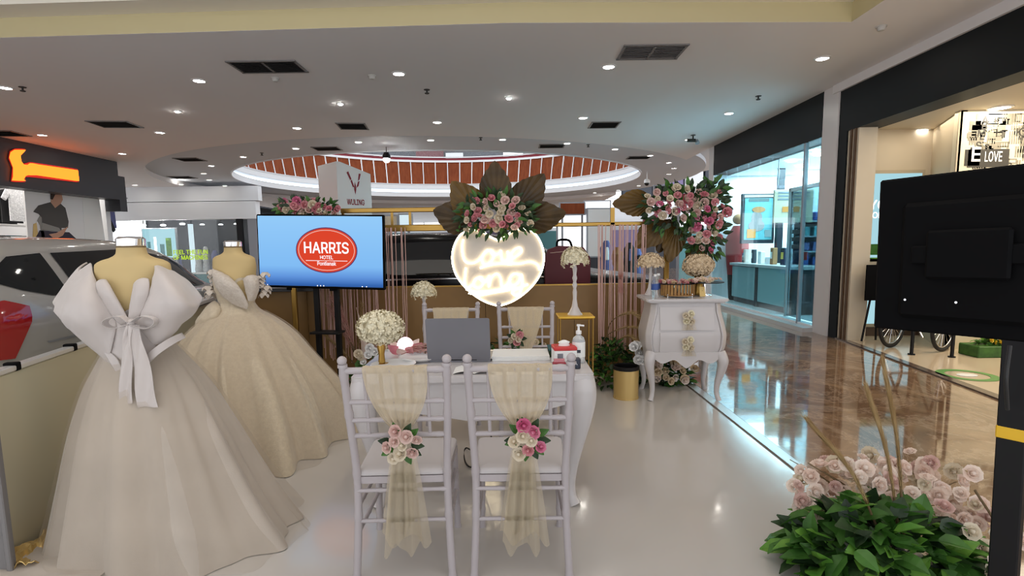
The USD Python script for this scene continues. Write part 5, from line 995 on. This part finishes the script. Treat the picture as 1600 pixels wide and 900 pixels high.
# ================================================================== LEFT CLOTHES SHOP
def lp_(px, py, X): q = gx(px, py, X); return (q[1], q[2])
def lpoly(pts, X, d, m, t, nm): return obj(nm, face(Polygon([lp_(x, y, X) for x, y in pts]).buffer(0), d, (X, 0, 0), (0, 1, 0), (0, 0, 1)), m, t, )
hm_ = thing('hammer_sign', 'glowing orange hammer shaped sign on the slate fascia', 'sign')
lpoly([(14, 246), (16, 238), (22, 234), (36, 234), (34, 237), (28, 243), (29, 252), (33, 257), (42, 258), (46, 255), (56, 257), (118, 266), (120, 283), (58, 274), (46, 274), (42, 273), (36, 275), (33, 280), (36, 283), (18, 282), (20, 276), (20, 262)], LX + .02, .06, 'hammer_glow', hm_, 'glow_face')
lpoly([(12, 248), (14, 236), (22, 232), (38, 232), (36, 238), (30, 244), (31, 251), (35, 256), (46, 253), (120, 264), (122, 285), (46, 277), (38, 277), (38, 285), (16, 284), (18, 262)], LX + .004, .02, 'red_print', hm_, 'back_plate')
po = thing('poster', 'large poster of a seated man in a grey jumper, left shop', 'poster'); PX = LX - .45
lpoly([(35, 290), (152, 304), (166, 400), (44, 400)], PX - .03, .03, 'white_plastic', po, 'panel'); lpoly([(128, 300), (152, 304), (166, 400), (134, 400)], PX + .001, .003, 'paper', po, 'side_strip')
lpoly([(64, 333), (58, 345), (62, 352), (65, 371), (70, 371), (66, 350), (72, 333)], PX + .003, .004, 'knit_light', po, 'arm')
lpoly([(52, 331), (60, 321), (78, 316), (92, 316), (102, 325), (107, 346), (106, 356), (96, 356), (96, 362), (66, 360), (65, 340), (60, 334)], PX + .004, .004, 'knit_grey', po, 'jumper')
lpoly([(66, 348), (92, 356), (96, 362), (64, 359)], PX + .0085, .003, 'knit_light', po, 'jumper_hem')
lpoly([(79, 316), (80, 308), (84, 303), (96, 303), (98, 312), (95, 318), (91, 321), (86, 325)], PX + .006, .004, 'skin', po, 'face'); lpoly([(79, 311), (79, 300), (86, 296), (97, 298), (98, 304), (86, 304), (82, 312)], PX + .0105, .004, 'hair', po, 'hair')
lpoly([(62, 360), (90, 362), (108, 363), (120, 374), (124, 400), (54, 400), (56, 370)], PX + .003, .004, 'denim', po, 'trousers'); lpoly([(76, 366), (88, 364), (106, 354), (98, 368), (86, 374)], PX + .0085, .004, 'skin', po, 'hands'); lpoly([(52, 350), (57, 348), (60, 372), (58, 392), (50, 392)], PX + .003, .003, 'gold_bin', po, 'chair_back')
def garment(label, ct_, X, cx, cy, w, h, m, sleeve=True, hanger=True):
    t = thing('hanging_garment', label, ct_); c = gx(cx, cy, X); H_ = h; W_ = w
    shp = [(-W_ * .5, 0), (W_ * .5, 0), (W_ * .46, H_ * .7), (W_ * .62, H_ * .55), (W_ * .78, H_ * .62), (W_ * .5, H_ * .94), (W_ * .14, H_), (0, H_ * .94), (-W_ * .14, H_), (-W_ * .5, H_ * .94), (-W_ * .78, H_ * .62), (-W_ * .62, H_ * .55), (-W_ * .46, H_ * .7)]
    obj('garment', cat(T(extrude(Polygon(shp), .03), (0, 0, 0)), T(extrude(Polygon(shp).buffer(-.015), .05), (0, 0, -.01))).apply_transform(basis((X, c[1], c[2] - H_ / 2), (0, 1, 0), (0, 0, 1))), m, t)
    obj('hanger', tube(bez([(X + .015, c[1] - .12, c[2] + H_ / 2 - .03), (X + .015, c[1], c[2] + H_ / 2 + .02), (X + .015, c[1] + .12, c[2] + H_ / 2 - .03)], 8), .008, 6), 'grey_metal', t); return t
garment('black shirt hanging at the far left edge of the clothes shop', 'shirt', -11.4, 6, 324, .5, .75, 'cloth_black'); garment('second black shirt hanging beside the patterned white one', 'shirt', -11.25, 16, 322, .5, .75, 'cloth_black'); garment('white patterned shirt hanging left of the poster', 'shirt', -11.1, 30, 318, .55, .8, 'cloth_white')
garment('dark jacket hanging right of the poster', 'jacket', -11.0, 159, 330, .5, .8, 'cloth_black'); garment('dark striped shirt hanging by the end of the clothes shop', 'shirt', -11.2, 168, 332, .5, .85, 'cloth_blue'); garment('long dark coat hanging low right of the poster', 'coat', -10.9, 163, 365, .5, .9, 'cloth_black')
rl = thing('clothes_rail', 'steel rails carrying the hanging clothes of the left shop', 'rail')
for (p, X) in (((16, 324), -11.25), ((163, 332), -11.0)):
    c = gx(*p, X); obj('rail_tube', tube([(X + .015, c[1] - 1.4, c[2] + .46), (X + .015, c[1] + .9, c[2] + .46)], .018, 8), 'grey_metal', rl); obj('rail_post', tube([(X + .015, c[1] - 1.4, -.04), (X + .015, c[1] - 1.4, c[2] + .46)], .018, 8), 'grey_metal', rl)
sh = thing('clothes_shelf', 'shelf with folded clothes under the hanging shirts', 'shelf'); c = gx(15, 352, -11.2)
obj('board', box((-11.2, c[1], c[2]), (.5, 1.6, .03)), 'white_plastic', sh); obj('board', box((-11.2, c[1], c[2] - .45), (.5, 1.6, .03)), 'white_plastic', sh)
for s in (-1, 1): obj('side_panel', box((-11.2, c[1] + s * .8, c[2] / 2), (.5, .03, c[2] * 1.0)), 'white_plastic', sh)
for i, (y, m) in enumerate(((-.5, 'cloth_black'), (-.1, 'cloth_teal'), (.35, 'cloth_teal'))):
    f = thing('folded_clothes', ('folded black shirts on the left shop shelf, at the photo edge', 'folded dark teal shirts in the middle of the left shop shelf', 'folded dark teal shirts nearest the poster')[i], 'folded clothes', (-11.15, c[1] + y, c[2] - .435)); [obj('layer', box((0, 0, .03 + .05 * k), (.36, .3, .045), .015), m, f) for k in range(4)]
hd = thing('hat_block', 'round black hat on a stand showing above the silver car', 'hat', gx(145, 388, -10.6)); obj('crown', lathe_closed([(.17, 0), (.16, .12), (.12, .15)], 20), 'cloth_black', hd, 40); obj('brim', lathe_closed([(.2, -.01), (.2, 0)], 20), 'cloth_black', hd); zq = gx(145, 388, -10.6)[2] + .04; obj('stand', cat(tube([(0, 0, -zq), (0, 0, 0)], .02, 8), lathe_closed([(.15, -zq), (.15, -zq + .02)], 16)), 'black_metal', hd)
# ================================================================== FAR LEFT SHOP CONTENTS
bs = thing('light_poster', 'bright teal lightbox poster in the far left shop', 'lightbox'); c1, c2 = gy(222, 358, FY + .6), gy(276, 402, FY + .6); obj('frame', box2((c1[0] - .04, FY + .62, c2[2] - .04), (c2[0] + .04, FY + .7, c1[2] + .04)), 'grey_metal', bs); obj('light_face', box2((c1[0], FY + .6, c2[2]), (c2[0], FY + .63, c1[2])), 'poster_cyan', bs)
for i, (x, w, h, m) in enumerate(((.15, .12, .6, 'shop_teal'), (.4, .1, .8, 'white_glow'), (.62, .16, .5, 'shop_teal'), (.85, .2, .75, 'leaf_bright'))): obj('printed_shape', box2((c1[0] + x, FY + .592, c2[2] + .05), (c1[0] + x + w, FY + .6, c2[2] + .05 + h * .9)), m, bs)
obj('legs', cat(*[box2((x, FY + .62, -.04), (x + .05, FY + .68, c2[2])) for x in (c1[0], c2[0] - .05)]), 'grey_metal', bs)
st = thing('light_column', 'tall bluish lit display column in the far left shop', 'display'); c1, c2 = gy(293, 350, FY + 1.5), gy(302, 386, FY + 1.5); obj('column', box2((c1[0], FY + 1.5, -.04), (c2[0], FY + 1.6, c1[2])), 'poster_cool', st); obj('base', box2((c1[0] - .05, FY + 1.46, -.04), (c2[0] + .05, FY + 1.64, .5)), 'balcony_dark', st)
for i, (px, py) in enumerate(((224, 353), (255, 353), (285, 351), (316, 352), (345, 352), (369, 351))):
    q = gy(px, py, FY + .5); 
    s_ = thing('shop_spot', 'warm spot in the row inside the far left shop, ' + ORD[i], 'spotlight', q, 0, 'spots inside the far left shop'); obj('lamp', lathe_closed([(.07, 0), (.09, .03), (.05, .06)], 14), 'spot_glow' if i in (0, 1, 2) else 'white_glow', s_); obj('stem', tube([(0, 0, .05), (0, 0, 2.95 - q[2] + 0.0)], .012, 6), 'black_metal', s_)
for i, (px, m, h) in enumerate(((278, 'cloth_blue', 1.3), (310, 'cloth_white', 1.5), (322, 'cloth_white', 1.6), (336, 'cloth_blue', 1.45), (350, 'cloth_black', 1.4), (362, 'leaf_bright', 1.7))):
    q = gy(px, 400, FY + 1.3); d = thing('dressed_form', ('blue top on a stand left in the far shop', 'white top on a stand behind the lime lettering', 'bright white dress form in the far shop', 'blue dressed form in the far shop, right of the white one', 'black dressed form in the far shop', 'olive green tall display in the far shop')[i], 'display', (q[0], q[1], -.04))
    obj('clothing', lathe_closed([(.12, .55), (.15, .7), (.11, 1.0), (.14, 1.25), (.08, h - .05), (.05, h)], 16, (0, 0, 0)), m, d, 40); obj('stand', cat(lathe_closed([(.12, 0), (.12, .02)], 14), tube([(0, 0, 0), (0, 0, .6)], .025, 8)), 'grey_metal', d)
fb = thing('shop_bench', 'low pale display bench inside the far left shop', 'bench'); obj('bench_top', box2((-13.5, FY + .7, .52), (-10.2, FY + 1.05, .58)), 'white_plastic', fb); obj('bench_body', box2((-13.4, FY + .75, -.04), (-10.3, FY + 1.0, .52)), 'shop_teal', fb)
# ================================================================== JEWELLERY SHOP CONTENTS
c1, c2 = gy(1159, 303, 11.96), gy(1208, 380, 11.96)
jp = thing('framed_poster', 'tall framed jewellery poster inside the cool lit shop', 'poster'); obj('frame', box2((c1[0], 11.93, c2[2]), (c2[0], 12.0, c1[2]), .01), 'counter_dark', jp); obj('picture', box2((c1[0] + .06, 11.92, c2[2] + .08), (c2[0] - .06, 11.935, c1[2] - .1)), 'shop_teal', jp); obj('light_bar', box2((c1[0] + .05, 11.9, c1[2] - .08), (c2[0] - .05, 11.93, c1[2] - .03)), 'white_glow', jp)
w_ = c2[0] - c1[0]; h_ = c1[2] - c2[2]
P_ = lambda u, v, y=11.915: (c1[0] + w_ * u, y, c2[2] + h_ * v)
obj('printed_portrait', cat(face(ell(w_ * .16, h_ * .17, 20), .004, P_(.45, .5)), face(ell(w_ * .24, h_ * .12, 20), .004, P_(.45, .36))), 'poster_cool', jp); obj('printed_hat', face(ell(w_ * .2, h_ * .06, 16), .005, P_(.5, .68)), 'cloth_brown', jp); obj('printed_panel', face(sbox(-w_ * .13, -h_ * .09, w_ * .13, h_ * .09), .004, P_(.3, .2)), 'orange_glow', jp); obj('printed_panel', face(sbox(-w_ * .1, -h_ * .07, w_ * .1, h_ * .07), .004, P_(.8, .2)), 'poster_cyan', jp); obj('printed_panel', face(sbox(-w_ * .3, -h_ * .03, w_ * .3, h_ * .03), .004, P_(.5, .87)), 'poster_cyan', jp)
jc = thing('glass_counter', 'long glass fronted jewellery counter with dark end post', 'counter'); 
def jb(y0, y1, z0, z1, m, nm, x0=5.15, x1=5.75, t=None): return obj(nm, box2((x0, y0, z0), (x1, y1, z1), .006), m, t or jc)
jb(9.75, 10.0, .06, .9, 'counter_dark', 'end_post'); jb(10.0, 11.1, .18, .9, 'counter_panel', 'glass_front'); jb(11.1, 11.25, .06, .95, 'counter_dark', 'post'); jb(11.25, 12.4, .18, .88, 'counter_panel', 'glass_front'); jb(9.7, 12.4, .9, .96, 'white_lacquer', 'worktop', 5.08, 5.8); jb(9.8, 12.4, .06, .18, 'counter_dark', 'plinth', 5.2, 5.7)
items = [((1137, 412), .12, .16, 'white_plastic', 'white ring display stand at the left of the glass counter'), ((1150, 407), .1, .22, 'cloth_blue', 'small blue photo frame on the glass counter'), ((1166, 406), .12, .3, 'blossom_pink', 'pink and white brochure holder on the glass counter'), ((1178, 402), .06, .3, 'counter_dark', 'dark narrow stand on the glass counter'), ((1190, 402), .14, .26, 'white_plastic', 'white framed display card on the glass counter'), ((1200, 410), .1, .14, 'poster_cool', 'low bright tray on the glass counter'), ((1209, 398), .12, .34, 'cloth_brown', 'patterned tall vase on the glass counter'), ((1226, 402), .16, .34, 'black_gloss', 'black box with yellow mark at the counter end')]
for (p, w, h, m, lb) in items:
    q = gx(p[0], p[1], 5.35); t = thing('counter_item', lb, 'display item', (5.35, min(12.2, max(9.8, q[1])), .96)); obj('body', box((0, 0, h / 2), (.1, w, h), .01), m, t); obj('face_print', box((-.052, 0, h * .55), (.004, w * .6, h * .4)), 'yellow_flower' if 'yellow' in lb else 'paper', t)
dr = thing('door_2', 'glass shop door with dark notices in the jewellery shop', 'door', kind='structure'); obj('door_glass', box2((5.0, 8.7, .08), (5.02, 9.6, 2.3)), 'glass_dark', dr); obj('door_frame', cat(box2((4.98, 8.64, .06), (5.04, 8.7, 2.36)), box2((4.98, 9.6, .06), (5.04, 9.66, 2.36)), box2((4.98, 8.64, 2.3), (5.04, 9.66, 2.36))), 'white_lacquer', dr)
obj('notice', cat(*[box2((4.985, 9.1, z), (4.995, 9.5, z + .07)) for z in (1.55, 1.42, 1.29)]), 'counter_dark', dr); obj('red_notice', cat(box2((4.985, 9.0, 1.1), (4.995, 9.12, 1.24)), box2((4.985, 9.1, .72), (4.995, 9.22, .86))), 'cloth_red', dr)
q = gy(1236, 327, 10.2); os_ = thing('lit_sign', 'orange lit sign board in the jewellery shop', 'sign', (q[0], 10.2, q[2])); obj('board', box((.05, .03, .06), (.75, .04, .62), .01), 'beige_paint', os_); obj('glow_panel', box((0, 0, 0), (.32, .02, .1), .006), 'orange_glow', os_); obj('hanger_rod', cat(*[tube([(x, .03, .45), (x, .03, 2.98 - q[2])], .01, 6) for x in (-.25, .3)]), 'grey_metal', os_); obj('text_rows', cat(*[box((.05, .005, z), (.6, .006, .03)) for z in (.31, .25, .19)]), 'laptop_grey', os_)
rk = thing('display_rack', 'dark shelving with blue merchandise at the back of the jewellery shop', 'shelf'); q = gy(1240, 375, 10.9) + (.55, 0, 0)
obj('back_panel', box2((q[0] - .5, 10.95, .06), (q[0] + .6, 11.0, 2.0)), 'counter_dark', rk)
for i in range(6): obj('shelf_board', box2((q[0] - .5, 10.6, .3 + .3 * i), (q[0] + .6, 10.95, .33 + .3 * i)), 'grey_metal', rk); obj('goods', cat(*[box((q[0] - .4 + .2 * k, 10.75, .33 + .3 * i + .09), (.13, .12, .16 + .03 * ((k + i) % 3)), .01) for k in range(5)]), ('cloth_blue', 'shop_teal', 'label_blue')[i % 3], rk)
cl_ = thing('ceiling_column', 'dark narrow column between counter and sign in the jewellery shop', 'column'); q = gy(1219, 320, 11.8); obj('shaft', box2((q[0] - .06, 11.75, .06), (q[0] + .06, 11.87, 3.0)), 'counter_dark', cl_); obj('collar', box2((q[0] - .1, 11.71, .06), (q[0] + .1, 11.91, .2)), 'grey_metal', cl_)
jl = [(1189, 256), (1237, 250), (1252, 258), (1272, 235), (1280, 240), (1244, 278), (1256, 272)]
for i, p in enumerate(sorted(jl)):
    q = gz(*p, 3.0)
    if 5.3 < q[0] < 9: d = dup(_proto['ceiling_downlight'], (q[0], q[1], 2.97), 0, 'cool downlight in the jewellery shop ceiling, ' + ORD[i], 'jewellery shop downlights')
# poster people at far left of shop: red dressed display
q = gy(1138, 345, 12.7); rd = thing('dressed_form', 'red topped display figure at the left end of the jewellery shop', 'display', (5.35, 12.65, .06)); obj('clothing', lathe_closed([(.2, .6), (.25, 1.1), (.26, 1.45), (.1, 1.75)], 16), 'cloth_red', rd, 40); obj('head', T(trimesh.creation.icosphere(2, .12), (0, 0, 1.9)), 'cloth_brown', rd, True); obj('lower_clothing', lathe_closed([(.16, 0), (.2, .62)], 14), 'cloth_black', rd)
# ================================================================== FASHION SHOP CONTENTS
WPY = 6.895
c1 = gy(1484, 180, WPY); wp = thing('letter_wallpaper', 'cream wallpaper printed with dark letter blocks', 'wallpaper'); rw = random.Random(8)
obj('sheet', box2((5.7, WPY - .004, 1.2), (11.9, WPY, 3.0)), 'wallpaper', wp); dk_, md_ = [], []
for i in range(700):
    x, z, w, h = rw.uniform(5.75, 8.2), rw.uniform(1.5, 2.95), rw.uniform(.05, .2), rw.uniform(.04, .14)
    z = min(z, 2.97 - h); r_ = rw.random()
    if r_ < .35: [md_.append(box2((x + k * .03, WPY - .007, z), (x + k * .03 + .015, WPY - .004, z + h))) for k in range(int(w / .03))]
    elif r_ < .6: md_.append(face(sbox(x, z, x + w, z + h).difference(sbox(x + .012, z + .012, x + w - .012, z + h - .012)), .003, (0, WPY - .004, 0)))
    elif r_ < .8: dk_.append(text(rw.choice('EABKRSMT'), min(h, .09), .003, (x, WPY - .0042, z), bold=True))
    else: md_.append(box2((x, WPY - .006, z), (x + w, WPY - .004, z + h)))
q = gy(1551, 246, WPY); dk_ += [box2((q[0] - .32, WPY - .009, q[2] - .12), (q[0] + .2, WPY - .004, q[2] + .1)), box2((5.76, WPY - .009, q[2] - .1), (5.95, WPY - .004, q[2] + .1))]
[obj('printed_letter', d_, 'print_dark', wp) for d_ in dk_]; tag(obj('grey_print', cat(*md_), 'print_mid', wp), kind='stuff'); obj('lettering', cat(text('LOVE', .12, .003, (q[0], WPY - .0092, q[2] - .05), bold=True, w=.22), text('E', .17, .003, (gy(1524, 243, WPY)[0], WPY - .0095, gy(1525, 252, WPY)[2]), bold=True)), 'paper', wp)
c1, c2 = gy(1347, 272, 7.96), gy(1392, 505, 7.96); sp_ = thing('poster', 'tall cyan poster in a pale frame, half hidden by the dark television', 'poster'); obj('frame', box2((c1[0] - .05, 7.95, c2[2] - .05), (c2[0] + .35, 7.99, c1[2] + .05)), 'beige_paint', sp_); obj('picture', box2((c1[0], 7.94, c2[2]), (c2[0] + .3, 7.955, c1[2])), 'poster_cyan', sp_)
def pt_(px, py): q = gy(px, py, 7.938); return q
obj('printed_text', cat(text('YOUR', .13, .003, pt_(1357, 327), bold=True, center=False), text('COMFORT', .085, .003, pt_(1353, 341), bold=True, center=False)), 'white_glow', sp_)
obj('printed_leaves', cat(box2((c1[0], 7.936, 1.2), (c2[0] + .3, 7.942, 1.36)), T(leaf(.3, .12), pt_(1352, 372), rx=PI / 2, rz=0)), 'leaf_green', sp_); obj('printed_block', cat(box2((c1[0], 7.936, .72), (c2[0] + .3, 7.942, 1.14))), 'cream_paint', sp_); obj('printed_strip', box2((c1[0], 7.936, 1.1), (c2[0] + .3, 7.94, 1.16)), 'leaf_bright', sp_)
for i, p in enumerate(((1437, 203), (1563, 168))):
    q = gz(*p, 3.02); t = thing('shop_downlight', ('large round downlight in the fashion shop ceiling, left one', 'large round downlight in the fashion shop ceiling, near the photo edge')[i], 'ceiling light', (q[0], q[1], 3.02)); obj('rim', lathe([(.13, 0), (.13, -.008), (.1, -.012), (.098, 0)], 24), 'white_plastic', t, 40); obj('lamp', lathe([(1e-4, -.006), (.098, -.006)], 24), 'downlight_glow', t)
q = gz(1511, 586, -.026); fdc = thing('floor_decal', 'green oval ring decal on the cream shop floor', 'decal', (q[0], q[1], -.026)); obj('ring', extrude(ell(.27, .27).difference(ell(.19, .19)), .002), 'green_decal', fdc); obj('centre', extrude(ell(.1, .07), .002), 'paper', fdc)
def wheel(t, c, r, n=18):
    M = lambda m: T(m, c, rz=.5)
    obj('tyre', M(T(trimesh.creation.torus(r, .024, 36, 8), (0, 0, 0), rx=PI / 2)), 'tyre', t, True); obj('rim', M(T(trimesh.creation.torus(r - .03, .01, 36, 6), (0, 0, 0), rx=PI / 2)), 'chrome', t, True); obj('spokes', M(cat(*[tube([(0, 0, 0), ((r - .03) * math.cos(a), 0, (r - .03) * math.sin(a))], .002, 4) for a in np.linspace(0, 2 * PI, n, endpoint=False)])), 'chrome', t); obj('hub', M(T(lathe_closed([(.02, -.03), (.02, .03)], 10), (0, 0, 0), rx=PI / 2)), 'chrome', t)
bi = thing('bicycle', 'bicycle behind the dark television, wheels showing below it', 'bicycle'); w1_ = gz(1392, 543, -.026); w2_ = gz(1472, 549, -.026); R_ = .3; c1 = w1_ + (0, 0, R_ + .024); c2 = w2_ + (0, 0, R_ + .024); wheel(bi, c1, R_); wheel(bi, c2, R_)
md = (c1 + c2) / 2; bb = md + (0, 0, -.03); sd = c1 * .65 + c2 * .35 + (0, 0, .5); hdp_ = c2 * .85 + c1 * .15 + (0, 0, .5)
obj('frame', cat(*[tube([a, b], .016, 8) for a, b in ((c1, bb), (bb, sd), (c1, sd), (sd, hdp_), (bb, hdp_), (hdp_, c2))]), 'black_metal', bi); obj('handlebar', tube([hdp_ + (-.1, -.25, .1), hdp_ + (0, 0, .08), hdp_ + (.1, .25, .1)], .014, 8), 'black_metal', bi); obj('saddle', box(sd + (0, 0, .06), (.25, .12, .05), .02), 'black_plastic', bi); obj('pedal', cat(tube([bb + (0, -.1, -.12), bb, bb + (0, .1, .12)], .01, 6)), 'chrome', bi)
ea = thing('easel', 'black easel legs showing left under the dark television', 'easel'); e0, e1, e2 = gz(1346, 533, -.026), gz(1368, 531, -.026), gz(1381, 538, -.026); ap = (e0 + e1 + e2) / 3 + (0, 0, 1.2)
for e in (e0, e1, e2): obj('leg', tube([e, ap], .014, 8), 'black_metal', ea)
obj('board', box(ap + (0, -.05, -.35), (.4, .02, .5), .004), 'black_plastic', ea)
rk2 = thing('clothes_rail', 'black clothes rail posts under the dark television', 'rail'); r0, r1 = gz(1424, 554, -.026), gz(1487, 558, -.026)
for r in (r0, r1): obj('post', cat(tube([r, r + (0, 0, 1.3)], .02, 8), lathe_closed([(.04, 0), (.04, .012)], 12, r)), 'black_metal', rk2)
obj('rail_tube', tube([r0 + (0, 0, 1.29), r1 + (0, 0, 1.29)], .02, 8), 'black_metal', rk2)
gl = thing('planter', 'low planter of green and yellow plants in the fashion shop', 'planter', (gz(1530, 552, -.026)[0], gz(1530, 552, -.026)[1] - .12, -.028)); obj('trough', box((.25, 0, .07), (1.0, .3, .14), .01), 'leaf_green', gl); bush(gl, np.random.default_rng(61), 220, .5, .14, .2, .08, ('leaf_bright', 'leaf_green'), 0, (.25, 0, .12)); g_ = np.random.default_rng(62); blooms(gl, [((g_.uniform(-.1, .6), g_.uniform(-.13, 0), .16 + .15 * g_.random()), .035) for _ in range(24)], g_, 'blossom', ('yellow_flower',), None)
# ================================================================== FAR BACKGROUND BEHIND THE BLACK CAR
def far_box(nm, lb, ct_, p0, p1, Y, d, m, extra=None):
    a, b = gy(*p0, Y), gy(*p1, Y); t = thing(nm, lb, ct_); obj('panel', box2((a[0], Y, b[2]), (b[0], Y + d, a[2])), m, t); obj('edge_frame', box2((a[0] - .04, Y + .02, b[2] - .04), (b[0] + .04, Y + d + .03, a[2] + .04)), 'grey_metal', t)
    if b[2] > .1: obj('stand', cat(*[box2((x - .03, Y + d * .4, -.04), (x + .03, Y + d * .6, b[2])) for x in (a[0] + .06, b[0] - .06)]), 'grey_metal', t)
    return t
far_box('light_box', 'blown out bright shopfront panel right of the heart flowers', 'lit panel', (872, 336), (918, 392), 18, .3, 'white_glow'); far_box('brown_fascia', 'reddish brown fascia board far behind the palm leaf', 'fascia', (876, 318), (913, 334), 17.5, .2, 'wood_panel')
far_box('notice_board', 'plain grey panel far behind the string curtain', 'panel', (919, 327), (953, 400), 17, .2, 'white_plastic'); far_box('light_strip', 'row of bright far shop lights below the soffit', 'lit strip', (914, 315), (953, 325), 19, .2, 'white_glow')
far_box('shop_poster', 'tan shop panel seen between the gold rails', 'panel', (601, 338), (620, 356), 14, .2, 'cream_paint'); far_box('shop_poster', 'lavender shop panel seen between the gold rails', 'panel', (624, 336), (641, 356), 14, .2, 'poster_cool'); far_box('menu_board', 'black menu board above the pink roses far right', 'board', (1024, 291), (1064, 312), 16, .1, 'black_gloss'); far_box('red_fascia', 'dark red fascia far behind the right rose spray', 'fascia', (1060, 303), (1112, 318), 16.5, .2, 'dark_red')
for i, (px, m, h, m2) in enumerate(((947, 'cloth_blue', 1.5, 'white_plastic'), (964, 'cloth_brown', 1.35, 'cloth_brown'), (983, 'cloth_black', 1.45, 'cloth_blue'), (996, 'cloth_blue', 1.3, 'cloth_black'))):
    q = gy(px, 420, 12 + .3 * i); d = thing('clothes_form', ('blue and white dressed form behind the string curtain', 'brown clothes on a form behind the string curtain', 'black dressed form behind the string curtain', 'blue clothes on a low form beside the gold palm leaf')[i], 'clothes display', (q[0], q[1], -.04)); obj('clothing', lathe_closed([(.15, .7), (.16, .95), (.12, 1.15), (.14, h - .12), (.07, h), (.05, h + .04)], 18), m, d, 40); obj('lapel', T(box((0, -.12, h - .25), (.08, .05, .3), .02), (0, 0, 0)), m2, d); obj('stand', cat(lathe_closed([(.13, 0), (.13, .02)], 14), tube([(0, 0, 0), (0, 0, .75)], .03, 8)), 'grey_metal', d)
fw = thing('far_shopfront', 'long far shopfront with dark glass and lit signs behind the cars', 'shopfront', kind='structure')
for i in range(12):
    x = -14 + i * 2.2; obj('glass_bay', box2((x, 32.5, -.04), (x + 2.1, 32.7, 2.3)), ('counter_dark', 'shop_teal', 'balcony_dark', 'shop_purple')[(i * 7) % 4], fw); obj('sign_band', box2((x, 32.4, 2.5), (x + 2.1, 32.6, 2.9)), ('white_glow', 'white_paint', 'maroon', 'white_glow')[(i * 5) % 4], fw)
